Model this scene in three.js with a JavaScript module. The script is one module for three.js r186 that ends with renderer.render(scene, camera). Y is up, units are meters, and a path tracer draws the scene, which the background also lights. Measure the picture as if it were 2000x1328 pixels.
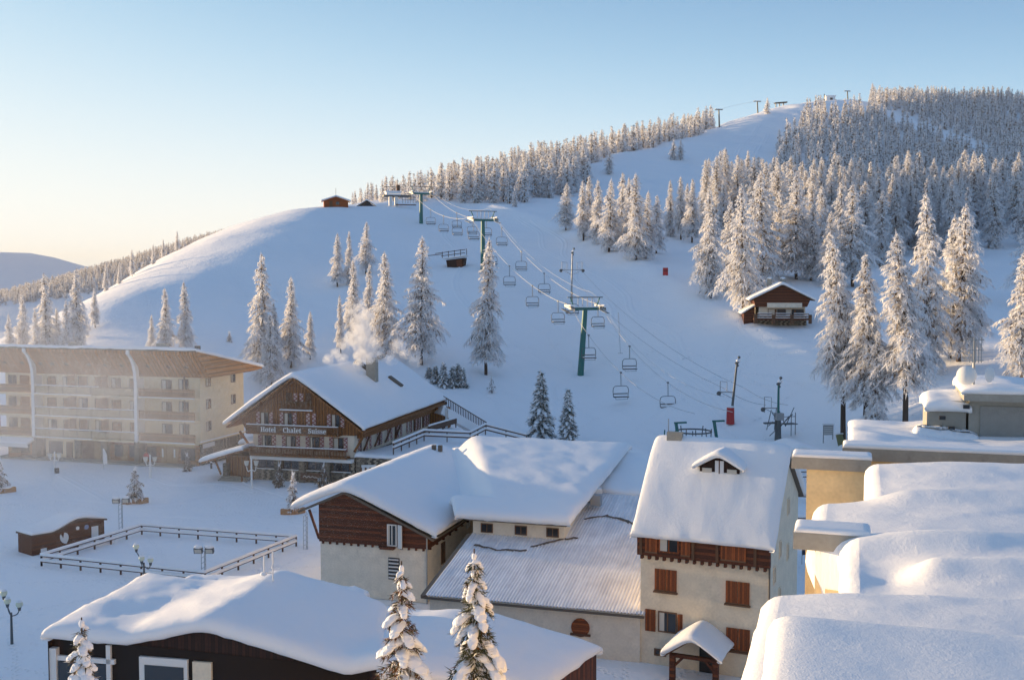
import * as THREE from 'three';
import { mergeGeometries } from 'three/addons/utils/BufferGeometryUtils.js';
import { ImprovedNoise } from 'three/addons/math/ImprovedNoise.js';
import { FontLoader } from 'three/addons/loaders/FontLoader.js';
import { TextGeometry } from 'three/addons/geometries/TextGeometry.js';

// ---------------------------------------------------------------- camera
const scene = new THREE.Scene();
const W = 2000, H = 1328, FOCAL = 2144, EYE = 22, PITCH = Math.atan(119 / FOCAL);
const camera = new THREE.PerspectiveCamera(2 * Math.atan(H / 2 / FOCAL) * 180 / Math.PI, W / H, 0.5, 20000);
camera.position.set(0, EYE, 0);
camera.rotation.set(-PITCH, 0, 0);
scene.add(camera);

// ---------------------------------------------------------------- sky, sun, exposure
const SUN_AZ = 67 * Math.PI / 180, SUN_EL = 3.5 * Math.PI / 180;      // degrees to the left of the view, degrees above the horizon
const SUN = new THREE.Vector3(-Math.sin(SUN_AZ) * Math.cos(SUN_EL), Math.sin(SUN_EL), -Math.cos(SUN_AZ) * Math.cos(SUN_EL));
{
  const w = 512, h = 256, data = new Float32Array(w * h * 4), v = new THREE.Vector3();
  const sunGlow = new THREE.Vector3(SUN.x, 0.04, SUN.z).normalize();
  for (let j = 0; j < h; j++) for (let i = 0; i < w; i++) {
    const phi = ((i + 0.5) / w - 0.5) * 2 * Math.PI, el = ((j + 0.5) / h - 0.5) * Math.PI;
    v.set(Math.cos(el) * Math.cos(phi), Math.sin(el), Math.cos(el) * Math.sin(phi));
    const e = Math.max(0, el * 180 / Math.PI), a = Math.acos(THREE.MathUtils.clamp(v.dot(sunGlow), -1, 1)) * 180 / Math.PI;
    const t = 1 - Math.exp(-0.0096 * Math.pow(e, 1.8) * Math.pow(Math.max(a, 8) / 60, 1.19));
    const far = THREE.MathUtils.smoothstep(a, 60, 170);
    const pale = [1.06 - 0.42 * far, 1.06 - 0.31 * far, 1.0 - 0.12 * far];
    const glow = Math.exp(-a / 12) * 1.1;
    const k = (j * w + i) * 4, mid = [0.38, 0.76, 1.04], deep = [0.165, 0.3, 0.55], warm = [1, 0.74, 0.36];
    for (let c = 0; c < 3; c++) data[k + c] = (1 - t) * (1 - t) * pale[c] + 2 * t * (1 - t) * mid[c] + t * t * deep[c] + glow * warm[c];
    for (let c = 0; c < 3; c++) data[k + c] *= 0.43;
    data[k + 3] = 1;
  }
  const tex = new THREE.DataTexture(data, w, h, THREE.RGBAFormat, THREE.FloatType);
  tex.mapping = THREE.EquirectangularReflectionMapping;
  tex.magFilter = THREE.LinearFilter; tex.minFilter = THREE.LinearFilter; tex.needsUpdate = true;
  scene.background = tex; scene.environment = tex;
}
const sun = new THREE.DirectionalLight(new THREE.Color(1, 0.7, 0.375), 4.5);
sun.position.copy(SUN).multiplyScalar(900).add(new THREE.Vector3(20, 20, -250));
sun.target.position.set(20, 20, -250);
sun.castShadow = true; sun.shadow.radius = 1.6; sun.shadow.mapSize.set(4096, 4096);
Object.assign(sun.shadow.camera, { left: -500, right: 500, top: 300, bottom: -300, near: 10, far: 2200 });
scene.add(sun, sun.target);
const renderer = new THREE.WebGLRenderer({ antialias: true });
renderer.toneMapping = THREE.LinearToneMapping;
renderer.toneMappingExposure = 2.3;
renderer.shadowMap.enabled = true;
scene.fog = new THREE.FogExp2(0xf4ead8, 0.00006);

// ---------------------------------------------------------------- helpers
let seed = 7;
const rnd = () => { seed = (seed * 1664525 + 1013904223) >>> 0; return seed / 4294967296; };
const R = (a, b) => a + (b - a) * rnd();
const noise = new ImprovedNoise();
const N3 = (x, y, z = 0.5) => noise.noise(x, y, z);
const fbm = (x, z, s = 1) => N3(x * s, z * s) + 0.5 * N3(x * s * 2.1, z * s * 2.1, 3.3) + 0.25 * N3(x * s * 4.3, z * s * 4.3, 7.7);
const V = (x, y, z) => new THREE.Vector3(x, y, z);
const sstep = (x, a, b) => { const t = Math.min(1, Math.max(0, (x - a) / (b - a))); return t * t * (3 - 2 * t); };
const lerp = THREE.MathUtils.lerp, clamp = THREE.MathUtils.clamp;
const SP = Math.sin(PITCH), CP = Math.cos(PITCH);
function ray(px, py) { const u = (px - W / 2) / FOCAL, v = (H / 2 - py) / FOCAL; return V(u, -SP + v * CP, -CP - v * SP); }
// the place in the world that a map reference (direction, distance ahead) stands for
function at(px, py, d) { const r = ray(px, py); return r.multiplyScalar(d / -r.z).add(V(0, EYE, 0)); }
function level(px, py, y) { const r = ray(px, py); return r.multiplyScalar((y - EYE) / r.y).add(V(0, EYE, 0)); }
function view(p) { const dy = p.y - EYE, z = p.z, zc = -(dy * -SP + z * -CP) , f = -z * CP - dy * SP, up = dy * CP - z * SP; return [W / 2 + FOCAL * p.x / f, H / 2 - FOCAL * up / f, f]; }

const taken = {};
function numbered(name) { const n = taken[name] = (taken[name] ?? -1) + 1; return n ? name + '_' + String(n).padStart(3, '0') : name; }
function thing(name, label, category, pos = [0, 0, 0], turn = 0, group) {
  const o = new THREE.Group(); o.name = numbered(name); scene.add(o);
  o.position.set(pos[0], pos[1], pos[2]); o.rotation.y = turn; o.userData = { label, category };
  if (group) o.userData.group = group;
  return o;
}
function part(parent, name, geo, mat, kind, label) {
  const m = new THREE.Mesh(geo, mat); m.name = name; m.castShadow = m.receiveShadow = true; parent.add(m);
  if (kind) m.userData.kind = kind;
  if (label) m.userData.label = label;
  return m;
}
function structure(name, geo, mat, label) {
  const m = part(scene, numbered(name), geo, mat, 'structure'); if (label) m.userData.label = label; return m;
}
function place(proto, pos, turn, scale, label, group) {
  const r = proto.clone(); r.name = numbered(proto.name.replace(/_\d{3}$/, '')); scene.add(r);
  r.position.set(pos.x, pos.y, pos.z); r.rotation.y = turn;
  if (/larch/.test(r.name)) { r.rotation.z = R(-0.035, 0.035); r.rotation.x = R(-0.035, 0.035); }
  if (Array.isArray(scale)) r.scale.set(...scale); else r.scale.setScalar(scale);
  r.userData = { label, category: proto.userData.category };
  if (group) r.userData.group = group;
  return r;
}
// box with uv in metres
function boxG(w, h, d) {
  const g = new THREE.BoxGeometry(w, h, d), uv = g.attributes.uv, n = g.attributes.normal;
  for (let i = 0; i < uv.count; i++) {
    const sx = Math.abs(n.getX(i)) > 0.5 ? d : w, sy = Math.abs(n.getY(i)) > 0.5 ? d : h;
    uv.setXY(i, uv.getX(i) * sx, uv.getY(i) * sy);
  }
  return g;
}
const boxCache = {};
function box(parent, name, mat, [x, y, z], [w, h, d], rot = [0, 0, 0], kind) {
  const key = [w, h, d].map(q => q.toFixed(3)).join();
  const m = part(parent, name, boxCache[key] ??= boxG(w, h, d), mat, kind);
  m.position.set(x, y, z); m.rotation.set(...rot);
  return m;
}
function gbox([x, y, z], [w, h, d], rot = [0, 0, 0]) {
  const g = boxG(w, h, d); g.applyMatrix4(new THREE.Matrix4().makeRotationFromEuler(new THREE.Euler(...rot))); g.translate(x, y, z); return g;
}
const merge = list => mergeGeometries(list.map(g => { const q = g.index ? g.toNonIndexed() : g; for (const k of Object.keys(q.attributes)) if (!['position', 'normal', 'uv'].includes(k)) q.deleteAttribute(k); return q; }));
function bar(a, b, r, r2 = r, seg = 6) {           // round bar from a to b
  const d = b.clone().sub(a), g = new THREE.CylinderGeometry(r2, r, d.length(), seg, 1);
  g.applyQuaternion(new THREE.Quaternion().setFromUnitVectors(V(0, 1, 0), d.clone().normalize()));
  g.translate((a.x + b.x) / 2, (a.y + b.y) / 2, (a.z + b.z) / 2); return g;
}
function beam(a, b, w, h) {                        // square bar from a to b
  const d = b.clone().sub(a), g = boxG(w, h, d.length());
  const m = new THREE.Matrix4().lookAt(V(0, 0, 0), d, Math.abs(d.clone().normalize().y) > 0.95 ? V(1, 0, 0) : V(0, 1, 0));
  g.applyMatrix4(m); g.translate((a.x + b.x) / 2, (a.y + b.y) / 2, (a.z + b.z) / 2); return g;
}
// polygon (x, y) extruded in z from z0 to z1
function prism(pts, z0, z1, bevel = 0) {
  const s = new THREE.Shape(pts.map(p => new THREE.Vector2(p[0], p[1])));
  const g = new THREE.ExtrudeGeometry(s, { depth: z1 - z0, bevelEnabled: bevel > 0, bevelSize: bevel, bevelThickness: bevel, bevelSegments: 1, curveSegments: 10 });
  g.translate(0, 0, z0); return g;
}
function tube(points, r, seg = 24, rad = 6) { return new THREE.TubeGeometry(new THREE.CatmullRomCurve3(points), seg, r, rad); }

// ---------------------------------------------------------------- materials
function tex(size, fn, srgb = false, h = size) {
  const d = new Uint8Array(size * h * 4);
  for (let j = 0; j < h; j++) for (let i = 0; i < size; i++) {
    const c = fn(i / size, j / h, i, j), k = (j * size + i) * 4;
    d[k] = clamp(c[0], 0, 255); d[k + 1] = clamp(c[1], 0, 255); d[k + 2] = clamp(c[2], 0, 255); d[k + 3] = 255;
  }
  const t = new THREE.DataTexture(d, size, h); t.magFilter = THREE.LinearFilter; t.minFilter = THREE.LinearMipmapLinearFilter; t.generateMipmaps = true;
  t.wrapS = t.wrapT = THREE.RepeatWrapping; if (srgb) t.colorSpace = THREE.SRGBColorSpace; t.needsUpdate = true; return t;
}
const grey = v => [v, v, v];
// noise that tiles over the unit square
function tn(u, v, f, z = 0) {
  const a = N3(u * f, v * f, z), b = N3((u - 1) * f, v * f, z), c = N3(u * f, (v - 1) * f, z), d = N3((u - 1) * f, (v - 1) * f, z);
  return lerp(lerp(a, b, u), lerp(c, d, u), v);
}
const lin = (r, g, b) => new THREE.Color().setRGB(r, g, b);
const rep = (t, x, y = x) => { const c = t.clone(); c.repeat.set(x, y); c.needsUpdate = true; return c; };
const snowBumpT = tex(512, (u, v) => grey(128 + 60 * tn(u, v, 6, 1) + 45 * tn(u, v, 17, 2) + 40 * tn(u, v, 48, 4) + 26 * (((Math.sin(u * 9127.1 + v * 7411.7) * 43758.5) % 1))));
const groundBumpT = (() => {                      // drifts, trodden dimples and a few tracks, 26 m across
  const n = 1024, pits = new Float32Array(n * n); let q = 11; const r = () => { q = (q * 1664525 + 1013904223) >>> 0; return q / 4294967296; };
  const pit = (u, v, rad, dep) => { const R0 = rad * n; for (let j = -Math.ceil(R0 * 1.6); j <= R0 * 1.6; j++) for (let i = -Math.ceil(R0 * 1.6); i <= R0 * 1.6; i++) { const d = Math.hypot(i, j) / R0; if (d > 1.6) continue; const k = ((Math.round(v * n) + j + 4 * n) % n) * n + (Math.round(u * n) + i + 4 * n) % n; pits[k] += d < 1 ? -dep * (1 - d * d) : dep * 0.25 * (1.6 - d); } };
  for (let t = 0; t < 9; t++) { let u = r(), v = r(), a = r() * 6.28; const l = 60 + r() * 60; for (let k = 0; k < l; k++) { a += (r() - 0.5) * 0.22; u += Math.cos(a) * 0.013; v += Math.sin(a) * 0.013; const s = k % 2 ? 0.004 : -0.004; pit(u - Math.sin(a) * s + 8, v + Math.cos(a) * s + 8, 0.0055, 26); } }
  for (let k = 0; k < 260; k++) pit(r(), r(), 0.004 + r() * 0.012, 8 + r() * 10);
  return tex(n, (u, v, i, j) => grey(132 + 44 * tn(u, v, 5, 1) + 26 * tn(u, v, 13, 2) + 12 * tn(u, v, 40, 4) + 6 * tn(u, v, 110, 5) + pits[j * n + i]));
})();
const stuccoT = tex(256, (u, v) => grey(128 + 60 * tn(u, v, 24, 5) + 50 * tn(u, v, 60, 6)));
const stuccoC = tex(256, (u, v) => { const q = 232 + 16 * tn(u, v, 5, 8) + 12 * tn(u, v, 21, 9) - 26 * Math.max(0, tn(u * 1, v, 9, 12) * 1.6 - 0.5); return [q, q * 0.99, q * 0.965]; }, true);
function plankT(n, dark, light, vert, z) {
  return tex(256, (u, v) => {
    const s = vert ? u : v, l = vert ? v : u, k = Math.floor(s * n), f = s * n - k;
    const tone = 0.5 + 0.5 * Math.sin(k * 12.9898 * 3.1 + z) , g = 0.5 + 0.5 * tn(s * 1, l, 14, z) + 0.5 * N3(s * n * 7, l * 3 + k * 5.1, z);
    const gap = f < 0.06 || f > 0.94 ? 0.45 : 1, q = gap * (0.72 + 0.22 * tone + 0.16 * g);
    return [0, 1, 2].map(c => q * lerp(dark[c], light[c], clamp(0.35 * tone + 0.5 * g, 0, 1)));
  }, true);
}
const M = {};
const std = (o) => new THREE.MeshStandardMaterial({ roughness: 0.85, ...o });
M.ground = std({ color: lin(0.91, 0.905, 0.9), roughness: 0.95, bumpMap: rep(groundBumpT, 1 / 26), bumpScale: 0.5 });
M.snow = std({ color: lin(0.91, 0.905, 0.9), roughness: 0.92, bumpMap: rep(snowBumpT, 1 / 2.4), bumpScale: 0.035 });
M.snowNear = std({ color: lin(0.91, 0.905, 0.9), roughness: 0.92, bumpMap: rep(snowBumpT, 1 / 1.1), bumpScale: 0.02 });
M.frost = std({ color: lin(0.8, 0.8, 0.8), roughness: 0.9 });
M.white = std({ color: lin(0.95, 0.87, 0.75), map: rep(stuccoC, 1 / 3), bumpMap: rep(stuccoT, 1 / 1.5), bumpScale: 0.012, roughness: 0.95 });
M.cream = std({ color: lin(0.97, 0.85, 0.68), map: rep(stuccoC, 1 / 3), bumpMap: rep(stuccoT, 1 / 1.5), bumpScale: 0.012, roughness: 0.95 });
M.yellow = std({ color: lin(0.95, 0.76, 0.46), map: rep(stuccoC, 1 / 2), bumpMap: rep(stuccoT, 1 / 0.6), bumpScale: 0.008, roughness: 0.95 });
M.trimWhite = std({ color: lin(0.75, 0.74, 0.71), roughness: 0.7 });
M.wood = std({ map: rep(plankT(8, [70, 34, 18], [140, 74, 38], false, 3), 1 / 1.4), roughness: 0.75 });
M.woodV = std({ map: rep(plankT(8, [70, 36, 20], [136, 74, 40], true, 5), 1 / 1.4), roughness: 0.75 });
M.woodDark = std({ map: rep(plankT(8, [38, 20, 14], [70, 38, 26], true, 9), 1 / 1.3), roughness: 0.8 });
M.woodHoney = std({ map: rep(plankT(8, [138, 92, 48], [192, 138, 80], false, 13), 1 / 1.6), roughness: 0.75 });
M.woodHotel = std({ map: rep(plankT(10, [128, 78, 36], [178, 120, 62], true, 17), 1 / 1.5), roughness: 0.75 });
M.shutter = std({ map: rep(plankT(5, [120, 58, 22], [172, 92, 40], true, 21), 1 / 0.6), roughness: 0.7 });
M.metalSnow = std({ map: rep(tex(512, (u, v) => { const p = 0.55 + 0.9 * tn(u, v, 7, 3) + 0.6 * tn(u, v, 19, 6) + 0.5 * N3(u * 60, v * 4, 2), q = clamp(p, 0, 1); return [lerp(214, 242, q), lerp(214, 242, q), lerp(216, 242, q)]; }, true), 1 / 12), roughness: 0.85 });
M.soffit = std({ map: rep(plankT(8, [176, 116, 56], [190, 130, 66], false, 27), 1 / 1.6), roughness: 0.8 });
M.beam = std({ color: lin(0.12, 0.06, 0.032), roughness: 0.8 });
M.rail = std({ color: lin(0.10, 0.055, 0.035), roughness: 0.8 });
M.roofEdge = std({ color: lin(0.14, 0.115, 0.09), roughness: 0.85 });
M.glass = new THREE.MeshPhysicalMaterial({ color: lin(0.035, 0.042, 0.05), roughness: 0.06, metalness: 0, specularIntensity: 1, ior: 1.6 });
M.curtain = std({ color: lin(0.62, 0.58, 0.5), roughness: 0.95 });
M.frame = std({ color: lin(0.16, 0.085, 0.045), roughness: 0.7 });
M.stone = std({ map: rep(tex(256, (u, v) => {
  let best = 9, second = 9, id = 0; const n = 9;
  for (let j = -1; j <= 1; j++) for (let i = -1; i <= 1; i++) {
    const cx = Math.floor(u * n) + i, cy = Math.floor(v * n * 1.6) + j, wx = ((cx % n) + n) % n, wy = ((cy % 14) + 14) % 14;
    const ax = cx + 0.5 + 0.4 * Math.sin(wx * 12.7 + wy * 41.3), ay = cy + 0.5 + 0.35 * Math.sin(wx * 57.1 + wy * 17.9), dd = Math.hypot(u * n - ax, v * n * 1.6 - ay);
    if (dd < best) { second = best; best = dd; id = wx * 7.3 + wy * 3.1; } else if (dd < second) second = dd;
  }
  const q = (second - best < 0.1 ? 0.62 : 0.8 + 0.3 * Math.sin(id * 9.1)) * (1 + 0.16 * tn(u, v, 30, 2));
  return [150 * q, 138 * q, 120 * q];
}, true), 1 / 3.2), roughness: 0.95 });
M.green = std({ color: lin(0.02, 0.15, 0.135), roughness: 0.5 });
M.steel = std({ color: lin(0.11, 0.12, 0.125), roughness: 0.5, metalness: 0.4 });
M.galv = std({ color: lin(0.35, 0.36, 0.37), roughness: 0.55, metalness: 0.4 });
M.rope = std({ color: lin(0.55, 0.55, 0.55), roughness: 0.6 });
M.red = std({ color: lin(0.42, 0.03, 0.035), roughness: 0.6 });
M.concrete = std({ color: lin(0.42, 0.40, 0.36), map: rep(stuccoC, 1 / 2), bumpMap: rep(stuccoT, 1), bumpScale: 0.006, roughness: 0.95 });
M.globe = std({ color: lin(0.7, 0.72, 0.55), roughness: 0.3 });
M.planter = std({ color: lin(0.42, 0.22, 0.10), roughness: 0.85 });
M.dark = std({ color: lin(0.03, 0.03, 0.033), roughness: 0.7 });
// ---------------------------------------------------------------- terrain
// survey points: direction in the view (px, py) and distance ahead d; the last list gives x, y, d outright
const survey = [
  [1000, 872, 140], [1250, 862, 140], [1400, 850, 142], [1560, 850, 138], [1650, 862, 130], [1720, 858, 128], [1800, 800, 132], [1900, 762, 135], [2010, 742, 137], [2150, 700, 140],
  [1870, 702, 150], [1985, 640, 175], [1960, 492, 260], [2100, 480, 270], [1800, 560, 210], [1700, 560, 205], [1600, 610, 180], [1520, 640, 174], [1450, 602, 190], [1385, 577, 200], [1300, 528, 224], [1245, 506, 236], [1180, 478, 258], [1110, 446, 285], [1000, 412, 322],
  [1560, 700, 160], [1400, 640, 176], [1300, 640, 182], [1650, 775, 148], [1500, 760, 152], [1300, 770, 154], [1200, 620, 192], [1133, 740, 175], [1000, 742, 168], [1050, 600, 202], [1030, 500, 240], [820, 438, 290], [945, 522, 228], [890, 516, 236], [780, 405, 318],
  [650, 401, 306], [740, 402, 322], [700, 405, 318], [860, 404, 330], [930, 405, 335], [700, 560, 214], [560, 722, 166], [620, 700, 168], [830, 705, 174], [900, 640, 192], [760, 640, 192], [600, 560, 215], [500, 600, 205], [450, 680, 178], [400, 600, 205],
  [540, 425, 282], [450, 458, 262], [370, 512, 234], [250, 577, 208], [150, 637, 192], [110, 665, 188], [350, 690, 172], [230, 690, 172], [100, 700, 172],
  [1000, 380, 420], [850, 388, 410], [700, 398, 400], [1100, 352, 455], [1126, 322, 500], [1207, 301, 550], [1334, 269, 620], [1385, 252, 680], [1207, 306, 620], [1334, 276, 690], [1100, 345, 560], [1460, 226, 750], [1540, 206, 805], [1600, 198, 830], [1650, 194, 850], [1720, 206, 850], [1800, 200, 880], [1900, 208, 900], [2000, 214, 920], [2150, 225, 930],
  [1250, 352, 470], [1400, 330, 520], [1500, 352, 470], [1480, 280, 620], [1550, 330, 500], [1600, 290, 590], [1700, 360, 480], [1700, 270, 640], [1900, 340, 540], [1850, 252, 715], [1930, 295, 640], [2050, 300, 640], [2050, 390, 400], [1600, 400, 385], [1400, 395, 390], [1250, 390, 380], [1100, 392, 370], [1800, 400, 390], [1940, 430, 320],
].map(([px, py, d]) => { const p = at(px, py, d); return [p.x, p.y, d]; });
const hidden = [
  // flat village floor
  ...[[-140, 20], [-90, 20], [-40, 20], [10, 20], [50, 20], [-140, 70], [-90, 70], [-40, 70], [0, 70], [30, 75], [-140, 110], [-90, 110], [-60, 130], [-45, 140], [-20, 110], [0, 120], [20, 115], [20, 130], [0, 132], [-30, 148], [-70, 145], [-100, 140], [20, -40], [-100, -40]].map(([x, d]) => [x, 0, d]),
  [45, 1.5, 60], [90, 8, 60], [60, 3, 100], [110, 10, 100], [60, 1, 20], [110, 3, 0],
  [-14, 3.0, 150], [-4, 2.4, 148], [-20, 5, 160], [5, 2.2, 150],
  // off-frame rise to the left that keeps the morning sun from the village
  [-205, 13, -40], [-200, 13, 40], [-200, 13.5, 100], [-198, 14, 150], [-198, 13.5, 200], [-204, 10, 240], [-212, 4, 290], [-235, -14, 350], [-260, 12, 100], [-260, 12, 200], [-165, 10, 150], [-162, 9, 100], [-162, 9, 40], [-165, 8, 200], [-330, -8, 100], [-330, -10, 220],
  // west flank of the ski hill, falling to the valley
  [-125, 2, 205], [-128, 0, 240], [-135, 2, 290], [-160, -20, 330], [-110, 22, 330], [-95, 30, 360], [-140, -2, 400], [-260, -40, 450], [-200, -30, 400], [-180, -25, 520], [-100, 25, 480], [-60, 45, 480], [-330, -42, 600], [-150, 0, 620],
  // behind the skyline
  [-40, 38, 560], [20, 48, 690], [60, 62, 830], [120, 100, 900], [240, 120, 1050], [380, 120, 1100], [520, 120, 1150], [520, 140, 930], [600, 110, 800], [480, 110, 640], [400, 90, 520], [300, 50, 380], [260, 40, 280], [240, 25, 180], [-120, -10, 900], [60, 10, 1100], [300, 60, 1250], [-300, -44, 1000],
];
const ctl = [...survey, ...hidden];
const tpsK = (dx, dz) => { const r2 = dx * dx + dz * dz; return r2 < 1e-9 ? 0 : r2 * Math.log(r2); };
const S0 = 100;
const wts = (() => {
  const n = ctl.length, m = n + 3, A = Array.from({ length: m }, () => new Float64Array(m + 1));
  for (let i = 0; i < n; i++) {
    for (let j = 0; j < n; j++) A[i][j] = tpsK((ctl[i][0] - ctl[j][0]) / S0, (ctl[i][2] - ctl[j][2]) / S0);
    A[i][i] += 0.012;
    A[i][n] = A[n][i] = 1; A[i][n + 1] = A[n + 1][i] = ctl[i][0] / S0; A[i][n + 2] = A[n + 2][i] = ctl[i][2] / S0;
    A[i][m] = ctl[i][1];
  }
  for (let c = 0; c < m; c++) {
    let p = c; for (let r = c + 1; r < m; r++) if (Math.abs(A[r][c]) > Math.abs(A[p][c])) p = r;
    [A[c], A[p]] = [A[p], A[c]];
    for (let r = c + 1; r < m; r++) { const k = A[r][c] / A[c][c]; if (k) for (let q = c; q <= m; q++) A[r][q] -= k * A[c][q]; }
  }
  const x = new Float64Array(m);
  for (let r = m - 1; r >= 0; r--) { let s = A[r][m]; for (let q = r + 1; q < m; q++) s -= A[r][q] * x[q]; x[r] = s / A[r][r]; }
  return x;
})();
function survey_height(x, d) {
  const n = ctl.length; let h = wts[n] + wts[n + 1] * x / S0 + wts[n + 2] * d / S0;
  for (let i = 0; i < n; i++) h += wts[i] * tpsK((x - ctl[i][0]) / S0, (d - ctl[i][2]) / S0);
  return h;
}
const GX0 = -441, GX1 = 639, GD0 = -60, GD1 = 1260, GS = 3, GNX = (GX1 - GX0) / GS + 1, GND = (GD1 - GD0) / GS + 1;
const bermLine = [[960, 400, 334], [1000, 414, 320], [1100, 452, 284], [1200, 497, 242], [1300, 552, 214], [1400, 612, 186], [1500, 668, 168], [1570, 704, 160], [1660, 780, 148]].map(a => at(...a));
function berm(x, z) {                             // the groomed run's raised edge: signed distance to the line
  let best = 1e9, side = 0;
  for (let i = 0; i < bermLine.length - 1; i++) { const a = bermLine[i], b = bermLine[i + 1], ex = b.x - a.x, ez = b.z - a.z, t = clamp(((x - a.x) * ex + (z - a.z) * ez) / (ex * ex + ez * ez), 0, 1), dx = x - a.x - ex * t, dz = z - a.z - ez * t, d = Math.hypot(dx, dz); if (d < best) { best = d; side = Math.sign(ex * dz - ez * dx); } }
  return best * side;
}
const hgrid = new Float32Array(GNX * GND);
for (let j = 0; j < GND; j++) for (let i = 0; i < GNX; i++) {
  const x = GX0 + i * GS, d = GD0 + j * GS; let h = survey_height(x, d);
  const village = sstep(d, 146, 128) * sstep(x, -158, -140) * sstep(x, 44, 26);
  h = lerp(h, 0, village);
  const wild = sstep(d, 120, 200), hill = sstep(d, 300, 500);
  h += fbm(x, d, 1 / 26) * (0.10 + 0.42 * wild + 1.0 * hill) + fbm(x, d, 1 / 9) * (0.05 + 0.12 * wild);
  if (d > 130 && d < 350 && x > -40 && x < 90) { const b = berm(x, -d); h += 0.75 * Math.exp(-((b / 3.2) ** 2)) - 0.55 * sstep(b, -1, 4) * sstep(b, 34, 18); }
  h += 0.22 * wild * (1 - hill) * N3(x / 5.5 + d / 40, d / 34, 6.1);
  h = Math.max(h, -44);
  const edge = Math.min(sstep(x, GX0, GX0 + 90), sstep(x, GX1, GX1 - 60), sstep(d, GD1, GD1 - 120));
  hgrid[j * GNX + i] = lerp(-46, h, edge);
}
function ground(x, z) {
  const fx = clamp((x - GX0) / GS, 0, GNX - 1.001), fd = clamp((-z - GD0) / GS, 0, GND - 1.001), i = Math.floor(fx), j = Math.floor(fd), u = fx - i, v = fd - j, k = j * GNX + i;
  return lerp(lerp(hgrid[k], hgrid[k + 1], u), lerp(hgrid[k + GNX], hgrid[k + GNX + 1], u), v);
}
function onGround(px, py) {                       // where a line of sight meets the snow
  const r = ray(px, py); r.divideScalar(-r.z); let last = 20;
  for (let d = 20; d < 1250; d += 1.5) {
    const p = r.clone().multiplyScalar(d).add(V(0, EYE, 0));
    if (p.y < ground(p.x, p.z)) { let a = last, b = d; for (let k = 0; k < 14; k++) { const m = (a + b) / 2, q = r.clone().multiplyScalar(m).add(V(0, EYE, 0)); if (q.y < ground(q.x, q.z)) b = m; else a = m; } const q = r.clone().multiplyScalar(b).add(V(0, EYE, 0)); q.y = ground(q.x, q.z); return q; }
    last = d;
  }
  return null;
}
{
  const pos = new Float32Array(GNX * GND * 3), uv = new Float32Array(GNX * GND * 2), idx = [];
  for (let j = 0; j < GND; j++) for (let i = 0; i < GNX; i++) {
    const k = j * GNX + i; pos.set([GX0 + i * GS, hgrid[k], -(GD0 + j * GS)], k * 3); uv.set([GX0 + i * GS, GD0 + j * GS], k * 2);
    if (i < GNX - 1 && j < GND - 1) idx.push(k, k + 1, k + GNX, k + 1, k + GNX + 1, k + GNX);
  }
  const g = new THREE.BufferGeometry(); g.setAttribute('position', new THREE.BufferAttribute(pos, 3)); g.setAttribute('uv', new THREE.BufferAttribute(uv, 2)); g.setIndex(idx); g.computeVertexNormals();
  var terrainMesh = structure('snowy_terrain', g, M.ground, 'snow covered village ground rising to the ski hill');
}
{ // the valley floor out to the horizon
  const g = new THREE.PlaneGeometry(9000, 9000, 1, 1); g.rotateX(-Math.PI / 2); g.translate(0, -45, -3500);
  structure('valley_ground', g, std({ color: lin(0.8, 0.81, 0.82), roughness: 1 }), 'flat snowy valley floor running out to the horizon');
}
function ridgeMesh(crest, d0, depth, base, rough, seedZ) {     // crest: [px, py] pairs along distance d0
  const n = 90, m = 14, pos = [], idx = [];
  const pts = crest.map(([px, py]) => at(px, py, d0));
  for (let i = 0; i <= n; i++) {
    const t = i / n * (pts.length - 1), k = Math.min(Math.floor(t), pts.length - 2), f = t - k;
    const x = lerp(pts[k].x, pts[k + 1].x, f), y = lerp(pts[k].y, pts[k + 1].y, f);
    for (let j = 0; j <= m; j++) {
      const s = j / m * 2 - 1, fall = Math.cos(s * Math.PI / 2);
      const yy = base + (y - base) * Math.pow(Math.max(fall, 0), 1.15) * (1 + rough * fbm(x / depth * 5, s * 3 + seedZ, 1) * (1 - fall * 0.7));
      pos.push(x + s * depth * 0.1, yy, -d0 - s * depth);
      if (i < n && j < m) { const a = i * (m + 1) + j; idx.push(a, a + m + 1, a + 1, a + 1, a + m + 1, a + m + 2); }
    }
  }
  const g = new THREE.BufferGeometry(); g.setAttribute('position', new THREE.Float32BufferAttribute(pos, 3)); g.setIndex(idx); g.computeVertexNormals(); return g;
}
structure('mountain', ridgeMesh([[-420, 470], [-260, 505], [-120, 500], [-40, 492], [10, 491], [50, 505], [95, 520], [130, 534], [170, 556], [260, 575]], 5200, 1500, -46, 0.35, 2), std({ color: lin(0.86, 0.88, 0.9), roughness: 1 }), 'distant rounded snow mountain');
const woodedHill = ridgeMesh([[60, 592], [120, 568], [190, 545], [260, 522], [320, 502], [380, 484], [450, 462], [540, 445], [640, 430]], 1900, 520, -46, 0.1, 5);
structure('wooded_hill', woodedHill, std({ color: lin(0.78, 0.79, 0.8), roughness: 1 }), 'wooded ridge falling to the valley');

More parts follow.
